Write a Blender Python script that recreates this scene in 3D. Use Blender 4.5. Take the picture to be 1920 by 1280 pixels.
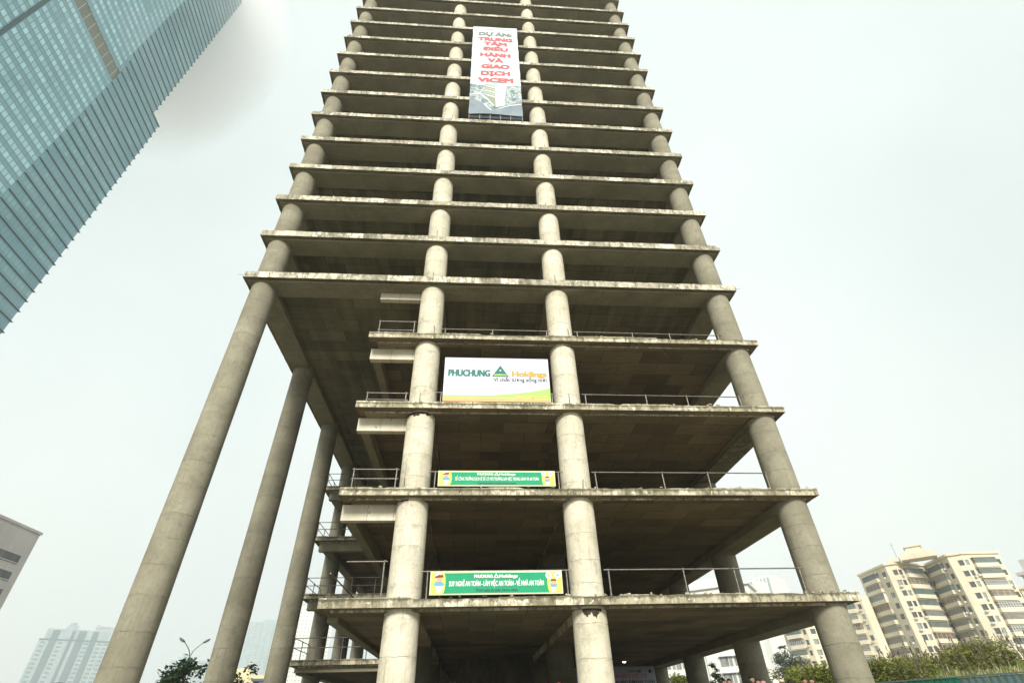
import bpy, bmesh, math, random
from math import radians as R, sin, cos, pi, tan, atan2, sqrt, hypot
from mathutils import Vector, Matrix

random.seed(7)
for o in list(bpy.data.objects): bpy.data.objects.remove(o)
S = bpy.context.scene
COL = S.collection

# ------------------------------------------------------------------ camera
CX, CY, CZ = 13.399, -23.7135, 1.6
F_PX, PITCH, YAW, ROLL = 934.5657, 0.6505, 0.0844, -0.0303
fw = Vector((sin(YAW)*cos(PITCH), cos(YAW)*cos(PITCH), sin(PITCH)))
rt = Vector((cos(YAW), -sin(YAW), 0)); up = rt.cross(fw)
r2 = rt*cos(ROLL) + up*sin(ROLL); u2 = -rt*sin(ROLL) + up*cos(ROLL)
cam_d = bpy.data.cameras.new('camera'); cam = bpy.data.objects.new('camera', cam_d); COL.objects.link(cam)
cam.matrix_world = Matrix(((r2.x, u2.x, -fw.x, CX), (r2.y, u2.y, -fw.y, CY), (r2.z, u2.z, -fw.z, CZ), (0, 0, 0, 1)))
cam_d.sensor_width = 36; cam_d.lens = 36*F_PX/1920; cam_d.clip_end = 6000; cam_d.clip_start = 0.1
S.camera = cam

# ------------------------------------------------------------------ world, sun, exposure
SUN_EL, SUN_AZ = R(31), R(186)          # azimuth clockwise from +y: behind the photographer
W = bpy.data.worlds.new('World'); S.world = W; W.use_nodes = True
nt = W.node_tree; nt.nodes.clear()
sky = nt.nodes.new('ShaderNodeTexSky'); sky.sky_type = 'NISHITA'; sky.sun_disc = False
sky.sun_elevation = SUN_EL; sky.sun_rotation = SUN_AZ; sky.air_density = 1.0; sky.dust_density = 5; sky.ozone_density = 1
tc = nt.nodes.new('ShaderNodeTexCoord')
nz = nt.nodes.new('ShaderNodeTexNoise'); nz.inputs['Scale'].default_value = .9; nz.inputs['Detail'].default_value = 4; nz.inputs['Roughness'].default_value = .5
nt.links.new(tc.outputs['Generated'], nz.inputs['Vector'])
rp = nt.nodes.new('ShaderNodeValToRGB')
rp.color_ramp.elements[0].position = .33; rp.color_ramp.elements[0].color = (6.5, 7.4, 7.3, 1)
rp.color_ramp.elements[1].position = .66; rp.color_ramp.elements[1].color = (8.8, 9.6, 9.25, 1)
nt.links.new(nz.outputs['Fac'], rp.inputs[0])
mx = nt.nodes.new('ShaderNodeMix'); mx.data_type = 'RGBA'; mx.inputs[0].default_value = .93
nt.links.new(sky.outputs[0], mx.inputs[6]); nt.links.new(rp.outputs[0], mx.inputs[7])
bg = nt.nodes.new('ShaderNodeBackground'); bg.inputs['Strength'].default_value = .05
nt.links.new(mx.outputs[2], bg.inputs[0])
wo = nt.nodes.new('ShaderNodeOutputWorld'); nt.links.new(bg.outputs[0], wo.inputs[0])
sd = bpy.data.lights.new('sun', 'SUN'); sd.energy = 2.1; sd.angle = R(14); sd.color = (1, .945, .84)
sun = bpy.data.objects.new('sun', sd); COL.objects.link(sun)
sdir = Vector((sin(SUN_AZ)*cos(SUN_EL), cos(SUN_AZ)*cos(SUN_EL), sin(SUN_EL)))
sun.rotation_euler = sdir.to_track_quat('Z', 'Y').to_euler(); sun.location = (0, -60, 80)
S.view_settings.view_transform = 'Standard'; S.view_settings.look = 'None'
S.view_settings.exposure = 1.25; S.view_settings.gamma = 1
S.render.engine = 'CYCLES'
S.cycles.max_bounces = 16; S.cycles.diffuse_bounces = 3; S.cycles.glossy_bounces = 2; S.cycles.volume_bounces = 14
S.cycles.transparent_max_bounces = 8; S.cycles.caustics_reflective = False; S.cycles.caustics_refractive = False

# ------------------------------------------------------------------ helpers
def ray(u, v):
    return fw*F_PX + r2*(u-960) + u2*(640-v)
def azel(u, v):
    d = ray(u, v); return atan2(d.x, d.y), atan2(d.z, hypot(d.x, d.y))
def at(u, dist, v=1270):                    # ground point in the direction of a photo column
    a, _ = azel(u, v); return CX + dist*sin(a), CY + dist*cos(a)
def ztop(u, v, dist):
    return CZ + dist*tan(azel(u, v)[1])

def tag(o, label=None, cat=None, group=None, kind=None):
    if label: o['label'] = label
    if cat: o['category'] = cat
    if group: o['group'] = group
    if kind: o['kind'] = kind
    return o
def empty(name, loc=(0, 0, 0), rz=0, label=None, cat=None, group=None):
    o = bpy.data.objects.new(name, None); COL.objects.link(o)
    o.location = loc; o.rotation_euler = (0, 0, rz); o.empty_display_size = .2
    return tag(o, label, cat, group)
def kids(o): return [c for c in bpy.data.objects if c.parent == o]
def copy_tree(o, parent=None):
    c = o.copy(); COL.objects.link(c); c.parent = parent
    for k in kids(o): copy_tree(k, c)
    return c

class MB:
    """collects faces, links them as one mesh object"""
    def __init__(s): s.v = []; s.f = []; s.m = []; s.smooth = []
    def add(s, vs, fs, mi=0, sm=False):
        n = len(s.v); s.v += [tuple(v) for v in vs]
        for f in fs: s.f.append([n+i for i in f]); s.m.append(mi); s.smooth.append(sm)
    def box(s, x0, x1, y0, y1, z0, z1, mi=0):
        vs = [(x0, y0, z0), (x1, y0, z0), (x1, y1, z0), (x0, y1, z0), (x0, y0, z1), (x1, y0, z1), (x1, y1, z1), (x0, y1, z1)]
        s.add(vs, [(0, 3, 2, 1), (4, 5, 6, 7), (0, 1, 5, 4), (1, 2, 6, 5), (2, 3, 7, 6), (3, 0, 4, 7)], mi)
    def obox(s, c, ax, hx, hy, hz, mi=0):       # box turned by ax round z
        ca, sa = cos(ax), sin(ax); vs = []
        for z in (-hz, hz):
            for x, y in ((-hx, -hy), (hx, -hy), (hx, hy), (-hx, hy)):
                vs.append((c[0]+x*ca-y*sa, c[1]+x*sa+y*ca, c[2]+z))
        s.add(vs, [(0, 3, 2, 1), (4, 5, 6, 7), (0, 1, 5, 4), (1, 2, 6, 5), (2, 3, 7, 6), (3, 0, 4, 7)], mi)
    def tube(s, p, q, r, n=8, r1=None, mi=0, caps=True):
        p = Vector(p); q = Vector(q); r1 = r if r1 is None else r1
        d = (q-p).normalized(); a = d.orthogonal().normalized(); b = d.cross(a); vs = []
        for c, rr in ((p, r), (q, r1)):
            for k in range(n): vs.append(c + (a*cos(2*pi*k/n)+b*sin(2*pi*k/n))*rr)
        fs = [(k, (k+1) % n, n+(k+1) % n, n+k) for k in range(n)]
        s.add(vs, fs, mi, n > 5)
        if caps: s.add(vs[:n], [tuple(range(n))[::-1]], mi); s.add(vs[n:], [tuple(range(n))], mi)
    def path(s, pts, rs, n=8, mi=0):
        for i in range(len(pts)-1): s.tube(pts[i], pts[i+1], rs[i], n, rs[i+1], mi)
    def prism(s, poly, z0, z1, mi=0):
        n = len(poly)
        vs = [(x, y, z0) for x, y in poly] + [(x, y, z1) for x, y in poly]
        s.add(vs, [tuple(range(n))[::-1], tuple(range(n, 2*n))] + [(k, (k+1) % n, n+(k+1) % n, n+k) for k in range(n)], mi)
    def ell(s, c, r, nu=10, nv=7, mi=0):
        vs = [(c[0], c[1], c[2]-r[2])]
        for j in range(1, nv):
            t = -pi/2+pi*j/nv
            for i in range(nu): vs.append((c[0]+r[0]*cos(t)*cos(2*pi*i/nu), c[1]+r[1]*cos(t)*sin(2*pi*i/nu), c[2]+r[2]*sin(t)))
        vs.append((c[0], c[1], c[2]+r[2])); fs = []
        for i in range(nu): fs.append((0, 1+(i+1) % nu, 1+i))
        for j in range(nv-2):
            for i in range(nu):
                a = 1+j*nu+i; b = 1+j*nu+(i+1) % nu; fs.append((a, b, b+nu, a+nu))
        l = len(vs)-1; a = 1+(nv-2)*nu
        for i in range(nu): fs.append((a+i, a+(i+1) % nu, l))
        s.add(vs, fs, mi, True)
    def build(s, name, mats, parent=None, loc=None):
        me = bpy.data.meshes.new(name); me.from_pydata(s.v, [], s.f)
        for m in (mats if isinstance(mats, (list, tuple)) else [mats]): me.materials.append(m)
        me.polygons.foreach_set('material_index', s.m); me.polygons.foreach_set('use_smooth', s.smooth); me.update()
        o = bpy.data.objects.new(name, me); COL.objects.link(o)
        if parent: o.parent = parent
        if loc: o.location = loc
        return o

# ------------------------------------------------------------------ materials
class N:
    def __init__(s, name):
        s.m = bpy.data.materials.new(name); s.m.use_nodes = True; s.t = s.m.node_tree
        s.b = s.t.nodes['Principled BSDF']; s.b.inputs['Roughness'].default_value = .9
        s.b.inputs['Specular IOR Level'].default_value = .2
        s.tc = s.t.nodes.new('ShaderNodeTexCoord'); s.o = s.tc.outputs['Object']
    def n(s, typ, **kw):
        x = s.t.nodes.new(typ)
        for k, v in kw.items(): setattr(x, k, v)
        return x
    def put(s, sock, v):
        if isinstance(v, bpy.types.NodeSocket): s.t.links.new(v, sock)
        else:
            if sock.type == 'RGBA' and len(v) == 3: v = (*v, 1)
            sock.default_value = v
    def math(s, op, a, b=0, c=0):
        x = s.n('ShaderNodeMath', operation=op); s.put(x.inputs[0], a); s.put(x.inputs[1], b); s.put(x.inputs[2], c); return x.outputs[0]
    def mix(s, f, a, b, mode='MIX'):
        x = s.n('ShaderNodeMix', data_type='RGBA', blend_type=mode); s.put(x.inputs[0], f); s.put(x.inputs[6], a); s.put(x.inputs[7], b); return x.outputs[2]
    def vec(s, scale=(1, 1, 1), off=None, src=None):
        x = s.n('ShaderNodeMapping'); s.put(x.inputs[0], src or s.o); x.inputs['Scale'].default_value = scale
        if off is not None: s.put(x.inputs['Location'], off)
        return x.outputs[0]
    def noise(s, v=None, scale=1, detail=4, rough=.6, out='Fac'):
        x = s.n('ShaderNodeTexNoise'); s.put(x.inputs['Vector'], v or s.o); x.inputs['Scale'].default_value = scale
        x.inputs['Detail'].default_value = detail; x.inputs['Roughness'].default_value = rough; return x.outputs[out]
    def ramp(s, f, *st):
        x = s.n('ShaderNodeValToRGB'); s.put(x.inputs[0], f); e = x.color_ramp.elements
        while len(e) < len(st): e.new(.5)
        for i, (p, c) in enumerate(st):
            e[i].position = p; e[i].color = (c, c, c, 1) if isinstance(c, (int, float)) else (*c, 1)
        return x.outputs[0]
    def step(s, f, a, b):
        x = s.n('ShaderNodeMapRange'); s.put(x.inputs[0], f); x.inputs[1].default_value = a; x.inputs[2].default_value = b; return x.outputs[0]
    def xyz(s, src=None):
        x = s.n('ShaderNodeSeparateXYZ'); s.put(x.inputs[0], src or s.o); return x.outputs
    def bump(s, h, st=.3, d=.02):
        x = s.n('ShaderNodeBump'); x.inputs['Strength'].default_value = st; x.inputs['Distance'].default_value = d
        s.put(x.inputs['Height'], h); s.t.links.new(x.outputs[0], s.b.inputs['Normal'])
    def col(s, c): s.put(s.b.inputs['Base Color'], c); return s
    def rnd(s): return s.n('ShaderNodeObjectInfo').outputs['Random']

def flat(name, c, rough=.7, metal=0, var=.12, vs=3):
    k = N(name); f = k.noise(None, vs, 3)
    k.col(k.mix(k.step(f, .35, .65), tuple(x*(1-var) for x in c), tuple(min(1, x*(1+var)) for x in c)))
    k.b.inputs['Roughness'].default_value = rough; k.b.inputs['Metallic'].default_value = metal
    return k.m

def column_mat(name, ca, cb, joint=1.22, stain=.55):
    k = N(name); rn = k.rnd()
    offv = k.n('ShaderNodeCombineXYZ'); k.put(offv.inputs[0], k.math('MULTIPLY', rn, 31)); k.put(offv.inputs[2], k.math('MULTIPLY', rn, 57))
    p = k.vec((1, 1, 1), offv.outputs[0])
    big = k.noise(p, .55, 4, .6); fine = k.noise(p, 7, 5, .7)
    c = k.mix(k.step(big, .35, .65), ca, cb)
    c = k.mix(k.math('MULTIPLY', k.step(fine, .42, .7), .35), c, tuple(x*.62 for x in ca))
    # cast lifts: each has its own tone, with a thin uneven joint line between them
    z = k.xyz()[2]; zw = k.math('ADD', k.math('ADD', z, k.math('ADD', k.math('MULTIPLY', k.noise(p, 1.4, 3), .16), k.math('MULTIPLY', k.noise(k.vec((.001, .001, .35), offv.outputs[0]), 1, 1), 1.6))), k.math('MULTIPLY', rn, 3))
    q = k.math('DIVIDE', zw, joint); fr = k.math('FRACT', q); fl = k.math('FLOOR', q)
    wn = k.n('ShaderNodeTexWhiteNoise', noise_dimensions='1D'); k.put(wn.inputs['W'], k.math('ADD', fl, k.math('MULTIPLY', rn, 99)))
    c = k.mix(k.math('MULTIPLY', wn.outputs['Value'], .22), c, tuple(x*.55 for x in ca))
    line = k.math('SUBTRACT', 1, k.step(fr, 0, .022))
    line = k.math('MULTIPLY', line, k.step(k.noise(p, 2.2, 3), .36, .55))
    c = k.mix(k.math('MULTIPLY', line, .65), c, (.09, .08, .055))
    below = k.math('MULTIPLY', k.step(fr, .72, 1), k.step(k.noise(p, 3.5, 4), .45, .62))
    c = k.mix(k.math('MULTIPLY', below, .28), c, (.16, .145, .1))
    # vertical formwork seams
    ang = k.math('ARCTAN2', k.xyz()[1], k.xyz()[0])
    a2 = k.math('ADD', k.math('MULTIPLY', ang, 3/(2*pi)), k.math('ADD', rn, k.math('MULTIPLY', k.noise(p, 1.1, 2), .03)))
    sf = k.math('ABSOLUTE', k.math('SUBTRACT', k.math('FRACT', a2), .5))
    seam = k.math('SUBTRACT', 1, k.step(sf, 0, .008)); seam = k.math('MULTIPLY', seam, k.step(k.noise(p, .9, 2), .42, .6))
    c = k.mix(k.math('MULTIPLY', seam, .5), c, (.12, .11, .08))
    drip = k.noise(k.vec((5, 5, .35), offv.outputs[0]), 1.6, 4, .65)
    c = k.mix(k.math('MULTIPLY', k.step(drip, .55, .78), stain), c, (.15, .14, .095))
    mo = k.noise(p, 1.3, 7, .78); c = k.mix(k.math('MULTIPLY', k.step(mo, .52, .66), stain*.75), c, (.13, .125, .08))
    spk = k.noise(p, 22, 2, .5)
    c = k.mix(k.math('MULTIPLY', k.step(spk, .68, .76), .5), c, (.08, .07, .05))
    k.col(c); k.bump(k.math('ADD', k.math('MULTIPLY', fine, .5), k.math('MULTIPLY', line, -1.2)), .45, .03)
    return k.m

def slab_mat(name, edge_a, edge_b, sof_a, sof_b, spots=.0, pw=2.44, ph=1.22, runs=.35, moss=0):
    k = N(name); rn = k.rnd()
    offv = k.n('ShaderNodeCombineXYZ'); k.put(offv.inputs[0], k.math('MULTIPLY', rn, 47)); k.put(offv.inputs[1], k.math('MULTIPLY', rn, 23))
    p = k.vec((1, 1, 1), offv.outputs[0])
    # upright faces: poured edge with lighter patches and dark runs
    x, y, z = k.xyz(); s_ = k.math('ADD', x, k.math('MULTIPLY', y, 1.0))
    cv = k.n('ShaderNodeCombineXYZ'); k.put(cv.inputs[0], k.math('ADD', s_, k.math('MULTIPLY', rn, 60))); k.put(cv.inputs[1], k.math('MULTIPLY', z, .35)); k.put(cv.inputs[2], rn)
    seg = k.n('ShaderNodeTexVoronoi', voronoi_dimensions='1D'); k.put(seg.inputs['W'], k.math('ADD', s_, k.math('MULTIPLY', rn, 60))); seg.inputs['Scale'].default_value = .85
    sg = k.xyz(seg.outputs['Color'])[0]
    e = k.mix(sg, edge_a, edge_b)
    st = k.noise(cv.outputs[0], 4.2, 5, .75); e = k.mix(k.math('MULTIPLY', k.step(st, .46, .62), .85), e, (.1, .093, .06))
    st2 = k.noise(cv.outputs[0], .8, 3, .6); e = k.mix(k.math('MULTIPLY', k.step(st2, .5, .68), .55), e, (.17, .155, .11))
    pt = k.noise(p, 2.6, 4, .7); e = k.mix(k.math('MULTIPLY', k.step(pt, .58, .64), .75), e, tuple(min(.85, q*1.35) for q in edge_b))
    gr = k.noise(p, 14, 4, .7); e = k.mix(k.math('MULTIPLY', k.step(gr, .5, .75), .5), e, (.12, .11, .08))
    if moss:
        hz = k.math('FRACT', k.math('DIVIDE', k.math('SUBTRACT', z, 5.73-4.567*2-.035), 4.567))
        e = k.mix(k.math('MULTIPLY', k.step(k.math('ADD', hz, k.math('MULTIPLY', k.math('SUBTRACT', k.noise(cv.outputs[0], 3, 4, .7), .5), .09)), .968, .985), .8), e, (.075, .07, .042))
    # undersides: plywood panel prints
    br = k.n('ShaderNodeTexBrick'); k.put(br.inputs['Vector'], p); br.offset = .5
    br.inputs['Scale'].default_value = 1; br.inputs['Brick Width'].default_value = pw; br.inputs['Row Height'].default_value = ph
    br.inputs['Mortar Size'].default_value = .02; br.inputs['Mortar Smooth'].default_value = .3
    br.inputs['Color1'].default_value = (0, 0, 0, 1); br.inputs['Color2'].default_value = (1, 1, 1, 1); br.inputs['Mortar'].default_value = (.5, .5, .5, 1)
    pan = k.xyz(br.outputs['Color'])[0]
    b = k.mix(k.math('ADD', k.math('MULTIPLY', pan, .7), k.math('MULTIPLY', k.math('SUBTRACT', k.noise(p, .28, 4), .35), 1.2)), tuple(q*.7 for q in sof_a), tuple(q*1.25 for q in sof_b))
    b = k.mix(k.step(k.noise(p, .12, 3), .42, .62), b, k.mix(.5, b, (.12, .125, .075)))
    wood = k.noise(k.vec((.6, 9, 1), offv.outputs[0]), 1.5, 5, .7)
    b = k.mix(k.math('MULTIPLY', k.step(wood, .45, .7), .45), b, tuple(q*.4 for q in sof_a))
    b = k.mix(k.math('MULTIPLY', br.outputs['Fac'], .8), b, tuple(q*.3 for q in sof_a))
    run = k.noise(k.vec((1.3, .09, 1), offv.outputs[0]), 1.0, 4, .6); b = k.mix(k.math('MULTIPLY', k.step(run, .5, .64), runs), b, tuple(q*1.7 for q in sof_b)); b = k.mix(k.math('MULTIPLY', k.step(run, .47, .36), runs*1.3), b, tuple(q*.45 for q in sof_a))
    dk = k.noise(p, .9, 6, .75); b = k.mix(k.math('MULTIPLY', k.step(dk, .6, .72), .55), b, (.045, .04, .025))
    if spots:
        sp = k.noise(k.vec((1, 2.2, 1), offv.outputs[0]), 3.2, 3, .8)
        zone = k.step(k.noise(p, .22, 2), .5, .62)
        b = k.mix(k.math('MULTIPLY', k.math('MULTIPLY', k.step(sp, .66, .7), zone), spots), b, (.55, .5, .38))
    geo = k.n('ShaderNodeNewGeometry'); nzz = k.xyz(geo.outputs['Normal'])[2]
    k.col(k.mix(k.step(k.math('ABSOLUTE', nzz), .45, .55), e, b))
    k.bump(k.math('ADD', k.math('MULTIPLY', gr, .6), k.math('MULTIPLY', br.outputs['Fac'], -.5)), .4, .02)
    return k.m

M = {}
M['col_pale'] = column_mat('pale_column_concrete', (.60, .56, .435), (.76, .72, .59), 1.22, .5)  # centre front columns: their extra brightness is painted into the concrete colour
M['col_grey'] = column_mat('grey_column_concrete', (.24, .225, .168), (.355, .335, .255), 1.22, .55)  # corner columns: dimmer look put into the colour of the same concrete
M['col_dark'] = column_mat('dark_column_concrete', (.19, .185, .14), (.28, .27, .205), 1.22, .5)  # darker concrete tone for the rear columns
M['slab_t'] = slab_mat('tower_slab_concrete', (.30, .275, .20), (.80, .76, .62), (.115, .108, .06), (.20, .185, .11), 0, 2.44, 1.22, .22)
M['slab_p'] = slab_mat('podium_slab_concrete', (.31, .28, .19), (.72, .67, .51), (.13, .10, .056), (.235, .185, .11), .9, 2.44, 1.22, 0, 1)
M['beam'] = column_mat('beam_concrete', (.22, .205, .14), (.31, .29, .2), 9, .35)
k = N('pale_form_concrete'); x_, y_, z_ = k.xyz(); cv_ = k.n('ShaderNodeCombineXYZ'); k.put(cv_.inputs[0], x_); k.put(cv_.inputs[1], z_)
c = k.mix(k.step(k.noise(None, .8, 4), .35, .65), (.55, .51, .40), (.70, .66, .55)); c = k.mix(k.math('MULTIPLY', k.step(k.noise(None, 5, 5, .75), .52, .72), .35), c, (.2, .18, .13))
f1 = k.math('FRACT', k.math('DIVIDE', k.math('ADD', x_, .15), 1.22)); c = k.mix(k.math('MULTIPLY', k.math('LESS_THAN', f1, .022), .6), c, (.13, .12, .09))
vo = k.n('ShaderNodeTexVoronoi'); k.put(vo.inputs['Vector'], cv_.outputs[0]); vo.inputs['Scale'].default_value = 2.1; c = k.mix(k.math('MULTIPLY', k.math('LESS_THAN', vo.outputs['Distance'], .085), .8), c, (.07, .06, .045))
k.col(c); M['pale_block'] = k.m
M['unused_block'] = slab_mat('pale_beam_concrete', (.62, .58, .47), (.72, .68, .57), (.16, .13, .075), (.26, .21, .13))
M['core'] = slab_mat('shaded_core_wall_concrete', (.045, .04, .028), (.075, .07, .05), (.05, .045, .03), (.08, .07, .05))  # interior gloom put into the wall colour, darker than bare concrete
M['col_in_shade'] = column_mat('shaded_inner_column_concrete', (.09, .085, .06), (.15, .14, .10), 1.22, .5)  # inner columns darkened to paint in the shade of the deep interior
M['steel'] = flat('scaffold_pipe_steel', (.20, .185, .17), .5, .6, .3, 8)
M['rust'] = flat('rusty_rebar', (.05, .035, .025), .8, 0, .3, 9)

# ------------------------------------------------------------------ ground
def ground():
    k = N('dusty_site_ground'); p = k.vec((1, 1, 1))
    c = k.mix(k.step(k.noise(p, .08, 5), .4, .6), (.20, .175, .13), (.27, .25, .2))
    c = k.mix(k.math('MULTIPLY', k.step(k.noise(p, 1.2, 6, .7), .5, .7), .5), c, (.12, .1, .07)); k.col(c); k.bump(k.noise(p, 3, 6), .4, .05)
    b = MB(); n = 72; vs = [(0, 0, .5)]; fs = []
    rr = [30, 90, 250, 700, 2200]
    for r in rr:
        for i in range(n): vs.append((r*cos(2*pi*i/n)+13, r*sin(2*pi*i/n)+20, .5))
    for i in range(n): fs.append((0, 1+i, 1+(i+1) % n))
    for j in range(len(rr)-1):
        for i in range(n):
            a = 1+j*n+i; c2 = 1+j*n+(i+1) % n; fs.append((a, a+n, c2+n, c2))
    b.add(vs, fs); tag(b.build('ground', k.m), kind='structure')
    k = N('cement_screed'); p = k.o
    c = k.mix(k.step(k.noise(p, .3, 5), .4, .62), (.2, .19, .15), (.3, .28, .23)); c = k.mix(k.math('MULTIPLY', k.step(k.noise(p, 2.5, 5), .5, .7), .5), c, (.12, .11, .08)); k.col(c)
    b = MB(); b.box(-4, 33, -4.5, 49, .3, .9); tag(b.build('plinth', k.m), kind='structure')
ground()
PL = .9

# ------------------------------------------------------------------ the unfinished tower
XA, XB, XC, XD = .03, 10.46, 18.36, 29.05
YF = -1.014; XL, XR = -.99, 30.05; XPL = 7.2; YB = 46.6; YS = 22.3; XS = -.62
Z = {1: 5.73, 2: 10.335, 3: 14.908, 4: 19.43}
NF = 24
for i in range(5, NF+1): Z[i] = 23.95 + 3.8*(i-5)
tower = empty('concrete_tower', (13, 20, .9), 0, 'tall bare concrete frame tower under construction with round columns and open floors', 'building')
tl = Vector((13, 20, .9))
def tpart(name, mb, mat, parent=tower):
    o = mb.build(name, mat, parent)
    if parent is tower: o.location = -tl
    return o

# columns: origin on the column axis so the pour rings follow it
def column(x, y, z0, z1, mat, r=.734):
    n = 40; b = MB(); vs = []; rings = max(2, int((z1-z0)/1.2))
    for j in range(rings+1):
        rr = r + random.uniform(-.006, .006)
        for i in range(n): vs.append((rr*cos(2*pi*i/n), rr*sin(2*pi*i/n), z0+(z1-z0)*j/rings))
    fs = [(j*n+i, j*n+(i+1) % n, (j+1)*n+(i+1) % n, (j+1)*n+i) for j in range(rings) for i in range(n)]
    b.add(vs, fs, 0, True)
    o = b.build('column', mat, tower); o.location = Vector((x, y, 0))-tl; return o
ZT = Z[NF]-.22
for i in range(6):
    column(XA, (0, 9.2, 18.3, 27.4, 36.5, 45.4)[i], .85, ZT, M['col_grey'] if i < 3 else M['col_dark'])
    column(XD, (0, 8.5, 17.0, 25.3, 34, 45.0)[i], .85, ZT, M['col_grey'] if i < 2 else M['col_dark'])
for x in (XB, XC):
    for i, y in enumerate((0, 9.1, 18.2, 45.2)): column(x, y, .85, ZT, M['col_pale'] if i == 0 else M['col_in_shade'])

def spall(x, y, zt_, a0, a1, hmax, seed, r=.742):
    rr = random.Random(seed); n = 26; b = MB(); vs = []
    for i in range(n+1):
        a = R(a0+(a1-a0)*i/n); t = max(0, sin(pi*i/n))**.4; h = hmax*t*(.62+.22*sin(i*.55+seed)+.12*sin(i*1.7+seed*2)+rr.uniform(-.04, .04))+.01
        vs += [(r*cos(a), r*sin(a), zt_), (r*cos(a), r*sin(a), zt_-h)]
    b.add(vs, [(2*i, 2*i+1, 2*i+3, 2*i+2) for i in range(n)])
    o = b.build('broken_column_head', M['rust'], tower); o.location = Vector((x, y, 0))-tl
def edge_band(p, q, zt, th, dep, chip, mat, parent, debris=0):
    """rim of a slab from p to q (outer face on the right hand side), ragged at the top"""
    p = Vector((*p, 0)); q = Vector((*q, 0)); L = (q-p).length; d = (q-p)/L; inn = Vector((-d.y, d.x, 0))
    n = max(4, int(L/.22)); b = MB(); vs = []
    lo = 0
    for i in range(n+1):
        c = p+d*(L*i/n); jit = 0 if i in (0, n) else random.uniform(-.012, .012)
        if random.random() < .1: lo = random.choice((0, .02, chip, chip*.6)) * random.uniform(.5, 1)
        ta = zt - (0 if i in (0, n) else lo*random.uniform(.6, 1)) 
        a0 = c - inn*jit
        vs += [(a0.x, a0.y, ta), (a0.x, a0.y, zt-th), tuple(c+inn*dep)[:2]+(zt-th,), tuple(c+inn*dep)[:2]+(zt,)]
    fs = []
    for i in range(n):
        a = 4*i; e = a+4
        fs += [(a+1, e+1, e, a), (a+2, e+2, e+1, a+1), (a+3, e+3, e+2, a+2), (a, e, e+3, a+3)]
    fs += [(0, 3, 2, 1), (4*n+0, 4*n+1, 4*n+2, 4*n+3)]
    b.add(vs, fs)
    for _ in range(debris):
        t = random.uniform(.01, .99)*L; c = p+d*t+inn*random.uniform(.02, dep); h = random.uniform(.015, .05)
        b.obox((c.x, c.y, zt+h-.01), random.random()*3, random.uniform(.02, .12), random.uniform(.02, .07), h)
    return tpart('slab_edge', b, mat, parent)

def beam(x0, x1, y0, y1, z0, z1, mat, parent, name='edge_beam'):
    b = MB(); b.box(x0, x1, y0, y1, z0, z1); return tpart(name, b, mat, parent)

def floor(i):
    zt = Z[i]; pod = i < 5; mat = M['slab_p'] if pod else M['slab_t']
    th = .37 if pod else .48; bm = .49 if pod else .60; ov = .42 if pod else .25
    xl = XPL if pod else XL
    b = MB()
    if pod:
        e_ = ov+.003
        poly = [(xl+e_, YF+e_), (XR-e_, YF+e_), (XR-e_, YB-e_), (XS+e_, YB-e_), (XS+e_, YS+e_), (xl+e_, YS+e_)]
    else:
        poly = [(xl+.02, YF+.02), (XR-.02, YF+.02), (XR-.02, YB-.02), (xl+.02, YB-.02)]
    b.prism(poly, zt-(.2 if not pod else .47), zt-.012)
    sl = tpart('floor_slab', b, mat)
    chip = .10 if pod else .06
    edge_band((xl, YF), (XR, YF), zt, th, ov, chip, mat, sl, 40 if pod else 8)
    edge_band((XR, YF+ov+.002), (XR, YB-ov-.002), zt, th, ov, chip, mat, sl)
    edge_band((XR, YB), (XS if pod else xl, YB), zt, th, ov, chip, mat, sl)
    if pod:
        edge_band((xl, YS-.002), (xl, YF+ov+.002), zt, th, ov, chip, mat, sl)
        edge_band((XS, YS), (xl+ov-.004, YS), zt, th, ov, chip, mat, sl)
        edge_band((XS, YB-ov-.002), (XS, YS+ov+.002), zt, th, ov, chip, mat, sl)
    else:
        edge_band((xl, YB-ov-.002), (xl, YF+ov+.002), zt, th, ov, chip, mat, sl)
    # perimeter beams, butted behind the rim
    yb0 = YF+ov+.002; g = .002; zb = zt-bm; zu = zt-.203
    bxl = (XPL+3.26-.75) if pod else xl+ov+g
    fx0 = xl+ov+g if i != 0 else xl
    if not pod:
        beam(xl+ov+g, XR-ov-g, yb0, .62, zb, zu, M['beam'], sl)
        beam(xl+ov+g, xl+1.62, .622, YB-1.7, zb, zu, M['beam'], sl)
        beam(XR-1.62, XR-ov-g, .622, YB-1.7, zb, zu, M['beam'], sl)
        beam(xl+ov+g, XR-ov-g, YB-1.698, YB-ov-g, zb, zu, M['beam'], sl)
    else:
        zu = zt-.473
        beam(XR-1.75, XR-ov-.01, .0, YB-1.7, zt-.86, zu, M['beam'], sl)
        # left edge of the narrower podium front
        beam(xl+.12, xl+.55, (.35 if i > 1 else .4), YS-.01, zt-(1.1 if i > 1 else .68), (zt-th-.003 if 0 else zt-.475), M['beam'], sl)
        beam(XS+.5, xl+.1, YS+.45, YS+1.0, zt-(1.15 if i > 1 else .8), zt-.475, M['beam'], sl)
        beam(XS+.5, XS+1.3, YS+1.003, YB-1.7, zt-.9, zt-.475, M['beam'], sl)
    if pod and i > 1: beam(xl+.02, XB-.32, -.02, .34, zt-1.2, zt-.475, M['pale_block'], sl, 'cantilever_beam')
    if i == 5: beam(XPL, XB-.3, .0, .34, zt-1.12, zt-bm-.003, M['pale_block'], sl, 'cantilever_beam')
    # band beams on the inner column lines and the cross lines
    for x in (XB, XC): beam(x-.65, x+.65, (.625 if not pod else .3), YB-1.71, (zt-(.34 if not pod else .56) if i > 1 else zt-.85), zu-.002, M['beam'] if not pod else mat, sl, 'interior_beam')
    return sl
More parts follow.
